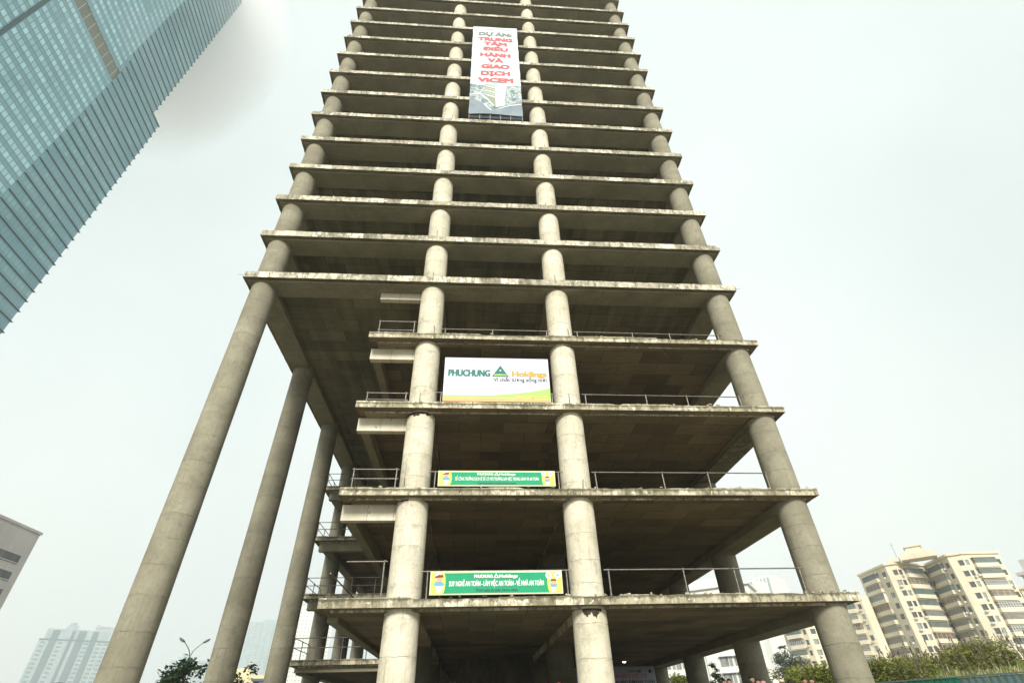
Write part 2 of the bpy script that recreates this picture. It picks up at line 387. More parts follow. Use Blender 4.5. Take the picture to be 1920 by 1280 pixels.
spall(XB, 0, Z[3]-.44, 195, 320, .3, 1); spall(XC, 0, Z[1]-.46, 235, 305, .42, 5); spall(XB, 0, Z[2]-.46, 220, 260, .1, 8); spall(XC, 0, Z[4]-.46, 270, 320, .12, 9)
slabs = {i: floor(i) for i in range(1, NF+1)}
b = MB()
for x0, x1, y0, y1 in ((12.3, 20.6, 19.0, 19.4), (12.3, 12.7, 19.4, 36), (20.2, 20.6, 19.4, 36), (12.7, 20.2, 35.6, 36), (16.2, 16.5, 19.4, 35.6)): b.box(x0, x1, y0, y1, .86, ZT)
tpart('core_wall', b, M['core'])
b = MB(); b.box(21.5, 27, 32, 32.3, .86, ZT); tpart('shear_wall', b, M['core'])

# starter bars sticking out beside the front columns
for i in list(range(2, 12)):
    for x in (XB, XC):
        if random.random() < .75:
            b = MB(); x0 = x+random.uniform(-.5, .4)
            b.tube((x0, YF+.06, Z[i]-.05), (x0+random.uniform(-.06, .06), YF+.03, Z[i]+random.uniform(.3, .6)), .018, 5)
            tpart('starter_bar', b, M['rust'], slabs[i])
for i, x, s in ((5, XL, -1), (5, XR, 1)):
    b = MB(); b.tube((x-.05*s, YF+.1, Z[i]-.25), (x+.3*s, YF-.0, Z[i]-.3), .01, 5); tpart('starter_bar', b, M['rust'], slabs[i])

# pipe railings of the lower floors
def railing(i, pts, hs, h, y=None, rails=1, r=.035):
    b = MB()
    g = tpart('railing', b, M['steel'], slabs[i])
    for a, c in zip(pts[:-1], pts[1:]):
        for zz in hs:
            m = MB(); m.tube((*a, Z[i]+zz+random.uniform(-.02, .02)), (*c, Z[i]+zz+random.uniform(-.02, .02)), r*.85, 7); b.v += []
            n = len(b.v); b.v += m.v; b.f += [[q+n for q in f] for f in m.f]; b.m += m.m; b.smooth += m.smooth
    return b
def rail(i, rails, posts, h, r=.036):
    b = MB()
    for a, c, zz in rails: b.tube((*a, Z[i]+zz), (*c, Z[i]+zz), r*.85, 7)
    for p in posts:
        hh = p[2] if len(p) > 2 else h
        b.tube((p[0], p[1], Z[i]-.02), (p[0]+random.uniform(-.03, .03), p[1], Z[i]+hh), r, 7)
        b.ell((p[0], p[1], Z[i]+hh-.04), (.06, .06, .06), 6, 5)
    return tpart('railing', b, M['steel'], slabs[i])
for i, h in ((1, 1.03), (2, .88), (3, .74), (4, .56)):
    y = -.7
    rail(i, [((XC+.7, y), (XD-.85, y+.05), h)], [(19.25, y), (22.6, y), (24.9, y), (27.9, y)], h+.03)
    rail(i, [((XB+.72, y), (XC-.72, y), h)], [(XB+1.0, y), (XC-.95, y)] + ([(14.2, y)] if i == 4 else []), h+.03)
for i, h in ((2, 1.05), (3, .72), (4, 1.1)):
    rail(i, [((7.55, -.7), (XB-.72, -.7), h-.06), ((7.55, -.7), (XB-.72, -.7), h*.36 if i != 2 else h*.5)], [(7.62, -.68), (9.62, -.7)], h)
rail(2, [((7.62, -.68), (7.35, 1.4), .95), ((7.35, 1.4), (7.62, -.68), .4)], [(7.35, 1.4)], .98)
rail(1, [((8.0, -.7), (XB-.75, -.7), 1.45), ((7.4, -.7), (7.4, 12), 1.0)], [(9.6, -.7, 1.5)], 1.0)
for i in (1, 2, 3, 4):
    y = YS+.12; hs = (.6, 1.2) if i > 1 else (.8, 1.45)
    rs = [((XS+.2, y), (7.1, y), hh) for hh in hs] + [((XS+.2, y), (XS+.2, y+7), hh) for hh in hs]
    rail(i, rs, [(XS+.2, y), (1.4, y), (3.3, y), (5.2, y), (7, y), (XS+.2, y+2.2), (XS+.2, y+4.6)], hs[1]+.03)

# ------------------------------------------------------------------ lettering
def lettering(txt, parent, mat, x, z, h, y=-.012, w=None, bold=.0, align='CENTER', shear=0, name='lettering', squash=0):
    """text standing in the xz plane of its sign, facing -y; h is the capital height, w forces a width"""
    cu = bpy.data.curves.new(name, 'FONT'); cu.body = txt; cu.align_x = 'LEFT'; cu.size = 1; cu.offset = 0; cu.shear = shear; cu.extrude = 0
    cu.resolution_u = 3
    t = bpy.data.objects.new('tmp', cu); COL.objects.link(t)
    dg = bpy.context.evaluated_depsgraph_get(); me = bpy.data.meshes.new_from_object(t.evaluated_get(dg))
    bpy.data.objects.remove(t); bpy.data.curves.remove(cu)
    if not me.vertices: return None
    xs = [v.co.x for v in me.vertices]; x0, x1 = min(xs), max(xs)
    sz = h/.72; sx = sz if w is None else w/(x1-x0)
    ox = {'LEFT': -x0*sx, 'CENTER': -(x0+x1)/2*sx, 'RIGHT': -x1*sx}[align]
    for v in me.vertices:
        a, c = v.co.x, v.co.y
        if squash and c > .745: c = .745+(c-.745)*squash
        v.co = (a*sx+ox, 0, c*sz)
    if bold:                                  # heavier strokes: overlapped copies a millimetre apart
        bm_ = bmesh.new(); dx = bold*1.15*sx; dz = bold*.5*sz
        for q, (ox_, oz_) in enumerate(((0, 0), (-dx, 0), (dx, 0), (-dx*.5, dz), (dx*.5, -dz), (0, dz), (-dx, -dz), (dx, dz))):
            t_ = me.copy(); t_.transform(Matrix.Translation((ox_, -.0009*q*(3 if h > .6 else 1), oz_))); bm_.from_mesh(t_); bpy.data.meshes.remove(t_)
        bm_.to_mesh(me); bm_.free()
    me.materials.clear(); me.materials.append(mat); me.name = name
    o = bpy.data.objects.new(name, me); COL.objects.link(o); o.parent = parent; o.location = (x, y, z); return o
def poly(parent, name, pts, mat, y=-.006):
    b = MB(); b.add([(p[0], y, p[1]) for p in pts], [tuple(range(len(pts)))]); return b.build(name, mat, parent)
def P_(name, c, rough=.6): return flat(name, c, rough, 0, .05, 2)
K = {'white': P_('banner_white', (.64, .64, .76)), 'green': P_('banner_green', (.015, .30, .15)), 'lime': P_('banner_lime', (.55, .75, .13)),
     'dgreen': P_('logo_green', (.03, .17, .15)), 'orange': P_('logo_orange', (.78, .33, .03)), 'navy': P_('text_navy', (.04, .06, .12)),
     'lgreen': P_('swoosh_green', (.36, .66, .16)), 'peach': P_('swoosh_orange', (.80, .42, .20)), 'pure': P_('letter_white', (.85, .87, .84)),
     'red': P_('letter_red', (.66, .11, .14)), 'grey': P_('letter_grey', (.22, .24, .24)), 'skin': P_('drawn_skin', (.7, .38, .26)),
     'blue': P_('drawn_blue', (.16, .36, .6)), 'brown': P_('drawn_brown', (.22, .05, .03)), 'cream': P_('banner_rim', (.62, .66, .42)),
     'print': P_('banner_print_white', (.80, .88, .88))}

# company board on the third floor
bd = empty('company_board', (14.45, -.82, Z[3]+.1), 0, 'large white company board with green triangle logo standing between two front columns', 'billboard')
b = MB(); b.box(-2.88, 2.88, 0, .06, .05, 2.86); b.build('panel', K['white'], bd)
b = MB()
for x in (-2.4, 0, 2.4): b.box(x-.03, x+.03, .063, .12, -.1, 2.7)
b.box(-2.8, 2.8, .122, .16, 1.2, 1.27); b.build('back_frame', M['steel'], bd)
def curve_pts(f, n=24): return [(-2.88+5.76*i/n, f(i/n)) for i in range(n+1)]
g1 = lambda t: .42+.03*t+.85*max(0, t-.3)**2.2*1.25
poly(bd, 'green_swoosh', [(-2.88, .055)]+[(2.88, .055)]+curve_pts(g1)[::-1], K['lgreen'], -.006)
poly(bd, 'orange_swoosh', [(-2.88, .05), (2.88, .05)]+curve_pts(lambda t: .26-.04*t+.05*sin(t*3))[::-1], K['peach'], -.010)
lettering('PHUCHUNG', bd, K['dgreen'], -2.64, 1.64, .42, -.006, 2.25, .06, 'LEFT')
lettering('Holdings', bd, K['orange'], .85, 1.66, .36, -.006, 1.88, .05, 'LEFT')
lettering('Vì chất lượng sống mới', bd, K['navy'], 2.72, 1.32, .24, -.006, 2.9, .02, 'RIGHT')
lettering('phuchung.com.vn', bd, K['peach'], 2.75, .32, .17, -.014, 1.75, .008, 'RIGHT')
poly(bd, 'triangle_logo', [(-.28, 1.62), (.66, 1.62), (.19, 2.38)], K['dgreen'])
poly(bd, 'triangle_star', [(.14, 2.03), (.19, 1.98), (.24, 2.03), (.19, 2.1)], K['pure'], -.010)
poly(bd, 'triangle_base', [(-.16, 1.69), (.54, 1.69), (.48, 1.79), (-.10, 1.79)], K['lime'], -.010)
lettering('PHUC HUNG', bd, K['dgreen'], .19, 1.70, .07, -.013, .55, .01)

def worker(parent, x, z, s, arms):
    """small drawn site worker on a banner"""
    E2 = lambda cx, cz, rx, rz, n=14: [(x+s*(cx+rx*cos(2*pi*i/n)), z+s*(cz+rz*sin(2*pi*i/n))) for i in range(n)]
    y = -.012
    if not arms:
        poly(parent, 'drawn_trousers', [(x+s*q, z+s*w) for q, w in ((-.1, .0), (.06, .0), (.1, .16), (.22, .2), (.2, .36), (-.18, .36), (-.12, .18))], K['pure'], y)
        poly(parent, 'drawn_jacket', [(x+s*q, z+s*w) for q, w in ((-.22, .34), (.2, .34), (.3, .42), (.1, .55), (-.2, .55), (-.28, .44))], K['blue'], y-.002)
        poly(parent, 'drawn_face', E2(0, .68, .17, .14), K['skin'], y-.004)
        poly(parent, 'drawn_cap', [(x+s*q, z+s*w) for q, w in ((-.24, .72), (.24, .76), (.14, .9), (-.1, .92), (-.22, .84))], K['brown'], y-.006)
        poly(parent, 'drawn_helmet', [(x+s*q, z+s*w) for q, w in ((-.2, .8), (-.06, .88), (.12, .88), (.02, .98), (-.16, .96))], K['pure'], y-.008)
    else:
        poly(parent, 'drawn_trousers', [(x+s*q, z+s*w) for q, w in ((-.1, .0), (-.02, .0), (0, .14), (.02, .0), (.1, .0), (.13, .24), (-.13, .24))], K['pure'], y)
        poly(parent, 'drawn_jacket', [(x+s*q, z+s*w) for q, w in ((-.14, .22), (.14, .22), (.2, .4), (-.2, .4))], K['blue'], y-.002)
        poly(parent, 'drawn_face', E2(0, .48, .15, .12), K['skin'], y-.004)
        poly(parent, 'drawn_helmet', [(x+s*q, z+s*w) for q, w in ((-.18, .52), (.18, .52), (.12, .62), (-.12, .62))], K['brown'], y-.006)
        for sx in (-1, 1):
            poly(parent, 'drawn_sign', E2(sx*.24, .8, .17, .17), K['pure'], y-.008)
            poly(parent, 'drawn_sign_mark', E2(sx*.24, .8, .08, .09, 4 if sx > 0 else 10), K['blue'] if sx > 0 else K['lime'], y-.010)
            poly(parent, 'drawn_arm', [(x+s*q, z+s*w) for q, w in ((sx*.1, .38), (sx*.2, .62), (sx*.15, .63), (sx*.06, .4))][::1], K['pure'], y-.003)

def safety_banner(i, x0, x1, z0, z1, label, txt, sub, tw):
    h = z1-z0; w = x1-x0; hw = w/2
    g = empty('safety_banner', ((x0+x1)/2, YF-.05, z0), 0, label, 'banner', 'green safety banners')
    b = MB(); b.box(-hw, hw, 0, .05, 0, h); b.build('frame', K['cream'], g)
    poly(g, 'green_field', [(-hw+.08, .05), (hw-.08, .05), (hw-.08, h-.07), (-hw+.08, h-.07)], K['green'], -.004)
    n = 10; rx = .54
    L = [(-hw+.05, .05)] + [(-hw+rx+.1*cos(t)-.0, h/2-(h/2-.05)*sin(-t)) for t in [(-pi/2+pi*q/n) for q in range(n+1)]] + [(-hw+.05, h-.05)]
    poly(g, 'lime_panel', L, K['lime'], -.008)
    poly(g, 'lime_panel', [(-a, c) for a, c in L][::-1], K['lime'], -.008)
    worker(g, -hw+.38, .07, h*.88, False); worker(g, hw-.38, .07, h*.88, True)
    lettering(txt, g, K['pure'], 0, h*.36, h*.215, -.012, tw, .03 if len(txt) < 60 else .012)
    lettering(sub, g, K['navy'], 0, h*.13, h*.12, -.008, w*.32, .012)
    lettering('PHUCHUNG', g, K['pure'], -.18, h*.71, h*.13, -.012, .75, .05, 'RIGHT')
    lettering('Holdings', g, K['pure'], .12, h*.71, h*.13, -.012, .75, .05, 'LEFT')
    poly(g, 'triangle_logo', [(-.14, h*.7), (.1, h*.7), (-.02, h*.9)], K['pure'], -.008)
    poly(g, 'triangle_logo_core', [(-.08, h*.73), (.04, h*.73), (-.02, h*.84)], K['green'], -.011)
    return g
safety_banner(1, 11.6, 17.14, 5.78, 6.68, 'wider green safety banner at the first floor edge, lettering about thinking and working safely',
              'SUY NGHĨ AN TOÀN - LÀM VIỆC AN TOÀN - VỀ NHÀ AN TOÀN', 'Think safe, be safe, home safely', 3.95)
safety_banner(2, 11.64, 17.18, 10.37, 11.12, 'higher green safety banner at the second floor edge, with one long crowded line of lettering',
              'ĐỂ CÔNG TRƯỜNG SẠCH SẼ ĐỂ CÓ MÔI TRƯỜNG LÀM VIỆC TRONG LÀNH VÀ AN TOÀN', 'Keep the site clean for a healthy and safe workplace', 3.95)

# tall project banner high on the tower
vb = empty('project_banner', (14.5, YF-.1, 43.6), 0, 'tall narrow white banner with red lettering and printed aerial view, high on the tower', 'banner')
b = MB(); nx, nz_ = 16, 48; vs = []
def bw(x, z): return .012*sin(x*1.6+z*.35)+.02*sin(z*.5+x*.5)
H = 18.4
for j in range(nz_+1):
    for i in range(nx+1):
        x = -2.37+4.74*i/nx; z = H*j/nz_
        sag = (.18*sin(pi*i/nx)) if j == 0 else 0
        vs.append((x*(1+.006*sin(j)), bw(x, z), z+sag))
b.add(vs, [(j*(nx+1)+i, j*(nx+1)+i+1, (j+1)*(nx+1)+i+1, (j+1)*(nx+1)+i) for j in range(nz_) for i in range(nx)], 0, True)
k = N('banner_cloth_print')
X, Y, Zz = k.xyz()
pic = k.math('LESS_THAN', k.math('ADD', Zz, k.math('MULTIPLY', k.noise(None, .9, 3), 1.2)), 6.0)
nn = k.noise(k.vec((1, 1, 1)), 1.1, 6, .75)
town = k.ramp(nn, (.38, (.12, .18, .18)), (.47, (.22, .28, .30)), (.53, (.55, .60, .62)), (.6, (.17, .24, .24)), (.7, (.35, .4, .44)))
road = k.math('LESS_THAN', k.math('ADD', Zz, k.math('MULTIPLY', k.math('ABSOLUTE', k.math('ADD', X, -.1)), -.85)), .9)
town = k.mix(road, town, k.mix(k.step(nn, .4, .6), (.20, .26, .29), (.27, .31, .36)))
k.col(k.mix(pic, (.62, .69, .71), town)); cloth = b.build('banner_cloth', k.m, vb)
def drape(o, d):
    for v in o.data.vertices: v.co.y += bw(v.co.x+o.location.x, v.co.z+o.location.z)-d
    return o
for z, t, c, w in ((16.65, 'DỰ ÁN:', K['grey'], 3.6), (15.36, 'TRUNG', K['red'], 3.7), (14.25, 'TÂM', K['red'], 2.4), (13.0, 'ĐIỀU', K['red'], 2.6), (11.62, 'HÀNH', K['red'], 3.1), (10.4, 'VÀ', K['red'], 1.5), (9.1, 'GIAO', K['red'], 2.8), (7.72, 'DỊCH', K['red'], 2.85), (6.34, 'VICEM', K['red'], 3.4)):
    drape(lettering(t, vb, c, 0, z-.40, .78, 0, w*.95, .055, squash=.5), .02)
drape(lettering('THÔNG TIN', vb, K['grey'], 0, 17.75, .16, 0, 3.4, .02), .012)
# printed building on the banner: white slab block seen from above
pw, pg, pt = P_('print_block_white', (.58, .68, .66)), P_('print_block_side', (.27, .30, .22)), P_('print_block_roof', (.45, .54, .52))
def vpoly(*a):
    o = poly(*a[:-1], 0); drape(o, -a[-1]); return o
vpoly(vb, 'printed_block_front', [(0, 1.3), (.75, 1.7), (1.0, 5.3), (-.05, 5.1)], pw, -.03)
vpoly(vb, 'printed_block_side', [(-.0, 1.3), (-.05, 5.1), (-1.0, 5.5), (-.9, 3.3)], pg, -.03)
vpoly(vb, 'printed_block_roof', [(-.05, 5.1), (1.0, 5.3), (.1, 5.75), (-1.0, 5.5)], pt, -.03)
for q in range(5):
    z = 4.75-q*.42; vpoly(vb, 'printed_block_stripe', [(-.06, z), (-.06, z+.16), (-.94, z+.5), (-.93, z+.36)], pt if q % 2 else K['print'], -.04)
for q, (a, c, d_, e) in enumerate(((-1.35, 3.5, -.75, 2.6), (-.75, 2.6, -.2, 1.5), (-1.1, 1.75, -.45, .7), (.3, 1.1, 1.3, 1.7), (1.3, 1.7, 2.25, 1.95), (-2.2, 3.4, -1.35, 3.6))):
    vpoly(vb, 'printed_road', [(a, c), (d_, e), (d_+.06, e+.14), (a+.06, c+.14)], K['print'], -.03)
b = MB(); b.box(-2.3, 2.3, .1, .14, -.42, -.02); b.build('gap_shadow_strip', P_('dark_gap_shadow', (.02, .025, .05)), vb)  # dark strip standing in for the shadowed gap below the banner
b = MB()
for x in (-2.33, -1.4, -.5, .4, 1.3, 2.33): b.tube((x, .05, .1), (x, .12, -.55), .012, 5)
b.build('tie_cords', K['pure'], vb)

# site board inside the ground floor, lamp above it
sb = empty('site_board', (24.9, 24.2, PL), 0, 'wide pale information board with a red line of lettering, standing in the dark ground floor', 'information board')
b = MB(); b.box(-3.9, 3.45, 0, .08, .4, 4.05); b.build('panel', P_('board_bluish', (.42, .46, .56)), sb)
b = MB()
for x in (-3.6, 0, 3.2): b.box(x-.05, x+.05, .083, .18, 0, 3.9)
b.build('back_frame', M['steel'], sb)
lettering('LỄ TIẾN ĐỘ THẢO SỐ T2', sb, K['red'], .1, 3.27, .24, -.008, 5.2, .03)
lettering('VÀ CHƯƠNG TRÌNH BẢO ĐẢM AN TOÀN', sb, K['navy'], .45, 2.92, .2, -.008, 5.7, .025)
lettering('PHUCHUNG', sb, K['navy'], 1.75, 3.66, .12, -.008, .95, .02)
poly(sb, 'triangle_logo', [(2.1, 3.64), (2.34, 3.64), (2.22, 3.86)], K['dgreen'], -.008)
poly(sb, 'round_logo', [(3.05+.13*cos(q*pi/8), 3.7+.13*sin(q*pi/8)) for q in range(16)], K['navy'], -.008)

lx, ly = 25.35, 22.0
lamp = empty('work_lamp', (lx, ly, 5.0), 0, 'small bright lamp hanging below the ceiling above the site board', 'lamp')
b = MB(); b.tube((0, 0, .12), (0, 0, .25), .2, 14, .05); b.build('shade', P_('lamp_shade', (.5, .5, .5)), lamp)
b = MB(); b.tube((0, 0, .25), (0, 0, .5), .012, 5); b.build('cord', M['rust'], lamp)
k = N('lamp_glow'); k.b.inputs['Emission Color'].default_value = (1, .97, .9, 1); k.b.inputs['Emission Strength'].default_value = 3
b = MB(); b.ell((0, 0, .12), (.13, .13, .08), 12, 8); b.build('bulb', k.m, lamp)

# ------------------------------------------------------------------ neighbouring buildings
def pol(az, d): return Vector((CX+d*sin(R(az)), CY+d*cos(R(az)), 0))
def site(name, label, cat, P, Q, group=None, z=.5):
    """Empty at the left foot of a facade seen from the front; local x runs along it, -y faces out"""
    d = Q-P; return empty(name, (P.x, P.y, z), atan2(d.y, d.x), label, cat, group), d.length
def windows(parent, rects, mat, y=-.06, name='window', frame=None, dep=.1):
    """rects (x, z, w, h); the nearest hundred are parts, the rest one part"""
    cache = {}
    for q, (x, z, w, h) in enumerate(rects[:100]):
        key = (round(w, 2), round(h, 2))
        if key not in cache:
            b = MB(); b.box(-w/2, w/2, 0, dep, -h/2, h/2)
            f = .07
            for a in (-w/2, 0-f/2, w/2-f): b.box(a, a+f, -.04, -.003, -h/2, h/2, 1)
            b.box(-w/2+f+.002, -f/2-.002, -.035, -.004, -h/2, -h/2+f, 1); b.box(f/2+.002, w/2-f-.002, -.035, -.004, -h/2, -h/2+f, 1)
            cache[key] = b
        if isinstance(cache[key], MB):
            o = cache[key].build(name, [mat, frame or mat], parent); cache[key] = o.data
        else:
            o = bpy.data.objects.new(name, cache[key]); COL.objects.link(o); o.parent = parent
        o.location = (x, y, z)
    if len(rects) > 100:
        b = MB()
        for x, z, w, h in rects[100:]: b.box(x-w/2, x+w/2, y, y+dep, z-h/2, z+h/2)
        tag(b.build('window_rows', mat, parent), kind='stuff')

def wall_mat(name, a, bcol, stain=.3):
    k = N(name); c = k.mix(k.step(k.noise(None, .15, 4), .35, .65), a, bcol)
    c = k.mix(k.math('MULTIPLY', k.step(k.noise(k.vec((1.2, 1.2, .12)), .8, 5, .7), .5, .72), stain), c, tuple(q*.55 for q in a))
    c = k.mix(k.math('MULTIPLY', k.step(k.noise(None, 2.5, 5, .7), .5, .8), .3), c, tuple(q*.7 for q in a)); k.col(c); return k.m
def glass_mat(name, c, c2, rough=.25):
    k = N(name); wn = k.n('ShaderNodeTexVoronoi'); k.put(wn.inputs['Vector'], k.vec((1.1, 1.1, .33))); wn.inputs['Scale'].default_value = 1
    k.col(k.mix(k.step(k.xyz(wn.outputs['Color'])[0], .2, .9), c, c2)); k.b.inputs['Roughness'].default_value = rough; k.b.inputs['Specular IOR Level'].default_value = .5; return k.m
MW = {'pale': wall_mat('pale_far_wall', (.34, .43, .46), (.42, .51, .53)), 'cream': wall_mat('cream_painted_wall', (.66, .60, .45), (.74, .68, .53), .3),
      'white': wall_mat('white_painted_wall', (.74, .76, .72), (.8, .81, .77), .2), 'beige': wall_mat('beige_tiled_wall', (.50, .475, .455), (.58, .555, .53), .25),
      'yellow': wall_mat('yellow_wall', (.68, .58, .36), (.74, .66, .45)), 'slate': wall_mat('slate_roof', (.18, .2, .26), (.24, .27, .33)),
      'grey': wall_mat('grey_wall', (.36, .39, .42), (.44, .46, .48))}
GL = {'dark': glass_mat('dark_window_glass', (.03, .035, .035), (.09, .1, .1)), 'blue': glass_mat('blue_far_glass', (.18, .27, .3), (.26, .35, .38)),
      'teal': glass_mat('teal_balcony_glass', (.05, .12, .13), (.16, .24, .25)), 'mid': glass_mat('grey_balcony_glass', (.12, .13, .13), (.32, .34, .33))}

# ---- glass skyscraper on the left
EDGE = pol(-48.32, 180); HD = R(-4.5)
gt = empty('glass_skyscraper', (EDGE.x, EDGE.y, .5), pi/2-HD, 'very tall teal glass skyscraper with dark sunshade fins, its upper floors fading into low cloud', 'building')
Z0 = 96.57-.5; FP = 3.89
def curtain(name, fins):
    k = N(name); x, y, z = k.xyz()
    u = k.math('DIVIDE', k.math('ADD', x, y), 1.5); w = k.math('DIVIDE', k.math('SUBTRACT', z, Z0), FP)
    fu = k.math('FRACT', u); fz = k.math('FRACT', w); iu = k.math('FLOOR', u); iz = k.math('FLOOR', w)
    cell = k.n('ShaderNodeCombineXYZ'); k.put(cell.inputs[0], iu); k.put(cell.inputs[1], iz)
    wn = k.n('ShaderNodeTexWhiteNoise', noise_dimensions='3D'); k.put(wn.inputs['Vector'], cell.outputs[0]); rc = wn.outputs['Value']
    grp = k.noise(k.vec((.13, 1.9, 1), src=cell.outputs[0]), 1, 2, .5)
    wf = k.n('ShaderNodeTexWhiteNoise', noise_dimensions='1D'); k.put(wf.inputs['W'], iz); grp = k.math('ADD', grp, k.math('MULTIPLY', k.math('SUBTRACT', wf.outputs['Value'], .5), .22))
    inband = k.math('MULTIPLY', k.step(fz, .34, .38), k.math('SUBTRACT', 1, k.step(fz, .80, .84)))
    mull = k.math('MULTIPLY', k.step(fu, .07, .12), k.math('SUBTRACT', 1, k.step(fu, .94, .98)))
    if fins:
        base = k.mix(k.noise(k.vec((.12, .12, .3)), 1, 4), (.12, .295, .36), (.19, .38, .45))
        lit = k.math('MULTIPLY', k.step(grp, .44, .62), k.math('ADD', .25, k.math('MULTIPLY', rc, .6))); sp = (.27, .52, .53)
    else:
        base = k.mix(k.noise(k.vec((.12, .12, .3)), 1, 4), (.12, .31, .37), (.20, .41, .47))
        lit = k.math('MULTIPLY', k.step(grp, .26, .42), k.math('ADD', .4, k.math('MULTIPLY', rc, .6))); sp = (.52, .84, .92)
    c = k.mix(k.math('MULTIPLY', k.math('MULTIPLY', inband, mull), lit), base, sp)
    ln = k.math('ABSOLUTE', k.math('SUBTRACT', fz, .1)); c = k.mix(k.math('MULTIPLY', k.math('SUBTRACT', 1, k.step(ln, .018, .03)), .45), c, (.38, .55, .54))
    ln = k.math('ABSOLUTE', k.math('SUBTRACT', fz, .22)); c = k.mix(k.math('MULTIPLY', k.math('SUBTRACT', 1, k.step(ln, .02, .03)), .5), c, (.09, .18, .19))
    c = k.mix(k.math('MULTIPLY', k.math('SUBTRACT', 1, mull), .45), c, (.10, .2, .2))
    fine = k.math('ABSOLUTE', k.math('SUBTRACT', k.math('FRACT', k.math('MULTIPLY', w, 5)), .5)); c = k.mix(k.math('MULTIPLY', k.math('SUBTRACT', 1, k.step(fine, .03, .09)), .18), c, (.1, .2, .2))
    painted_refl = k.noise(k.vec((1, 1, 1)), .035, 3, .6); c = k.mix(k.math('MULTIPLY', k.step(painted_refl, .5, .68), .3), c, (.34, .42, .46)); c = k.mix(k.math('MULTIPLY', k.step(painted_refl, .48, .34), .3), c, (.08, .17, .18))  # broad reflections on the glass, painted into its colour
    painted_glint = k.math('GREATER_THAN', k.noise(None, 1.3, 1, .5), .815); c = k.mix(painted_glint, c, (.8, .85, .82))  # bright glints painted on as small pale spots
    k.col(c); k.b.inputs['Roughness'].default_value = .45; k.b.inputs['Specular IOR Level'].default_value = .35; return k.m
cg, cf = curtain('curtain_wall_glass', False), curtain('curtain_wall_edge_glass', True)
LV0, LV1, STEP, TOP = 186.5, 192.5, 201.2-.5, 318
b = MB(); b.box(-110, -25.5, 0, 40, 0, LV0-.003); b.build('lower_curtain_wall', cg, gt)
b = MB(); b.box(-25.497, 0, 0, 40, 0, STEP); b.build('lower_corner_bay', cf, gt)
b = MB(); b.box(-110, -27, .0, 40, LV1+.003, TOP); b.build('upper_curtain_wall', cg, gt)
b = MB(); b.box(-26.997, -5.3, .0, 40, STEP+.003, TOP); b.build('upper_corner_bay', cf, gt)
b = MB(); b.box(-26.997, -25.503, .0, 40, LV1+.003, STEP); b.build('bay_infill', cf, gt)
k = N('louvre_metal'); x, y, z = k.xyz(); fx = k.math('FRACT', k.math('DIVIDE', x, 3)); ln = k.math('SUBTRACT', 1, k.step(fx, .05, .09))
fz = k.math('FRACT', k.math('DIVIDE', z, .5)); c = k.mix(k.step(fz, .4, .6), (.15, .165, .13), (.23, .25, .2)); k.col(k.mix(ln, c, (.52, .5, .4)))
b = MB(); b.box(-110, -25.503, .35, 40, LV0, LV1); b.build('louvre_band', k.m, gt)
fm = flat('sunshade_fin_metal', (.025, .09, .1), .5, .2, .1)
zf = Z0-FP*22; q = 0
b1 = MB(); b1.box(-25.5, .5, -.34, -.002, -.09, .09); b1.box(.002, .5, .002, 12, -.09, .09)
b2 = MB(); b2.box(-26.99, -4.8, -.34, -.002, -.09, .09); b2.box(-5.298, -4.8, .002, 12, -.09, .09)
o1 = b1.build('sunshade_fin', fm, gt); o2 = b2.build('sunshade_fin', fm, gt); o1.location.z = zf; o2.location.z = zf+FP*50
for q in range(1, 49):
    o = bpy.data.objects.new('sunshade_fin', o1.data); COL.objects.link(o); o.parent = gt; o.location.z = zf+FP*q
for q in range(51, 80):
    o = bpy.data.objects.new('sunshade_fin', o2.data); COL.objects.link(o); o.parent = gt; o.location.z = zf+FP*q
b = MB(); b.box(-55.2, -54.2, -.25, -.002, 0, LV0); b.box(-55.2, -54.2, -.25, -.002, LV1+.01, TOP); b.build('vertical_channel', fm, gt)
b = MB(); b.box(-26, .4, -.4, -.003, STEP-.1, STEP+.35); b.build('setback_ledge', flat('ledge_teal_metal', (.08, .17, .18), .6), gt)
b = MB(); b.box(-18, -5.3, .5, 39, TOP, TOP+10); b.build('roof_plant', fm, gt)

# ---- beige office block at the left edge
E1 = pol(-38.56, 150); g, w = site('office_block', 'beige tiled office block with dark strip windows at the left edge', 'building', E1+Vector((0, -60, 0)), E1)
H = 35.5
b = MB(); b.box(0, 60, 0, 25, 0, H)
b.build('wall', MW['beige'], g)
b = MB(); b.box(-.3, 60.25, -.25, 25.2, H+.002, H+.5); b.build('parapet', MW['beige'], g)
sl_ = P_('white_sill', (.6, .6, .58))
for q in range(10):
    zc = 30.0-3.15*q
    if zc < 3: break
    b = MB(); b.box(2, 58.1, -.03, .1, zc-.95, zc+.75); o = b.build('strip_window', GL['dark'], g)
    b = MB(); b.box(2, 58.0, -.14, -.035, zc-.8, zc-.66)
    for a in range(28): b.box(2.1+2*a, 2.2+2*a, -.12, -.035, zc-.94, zc-.803)
    b.build('window_rail', sl_, o)

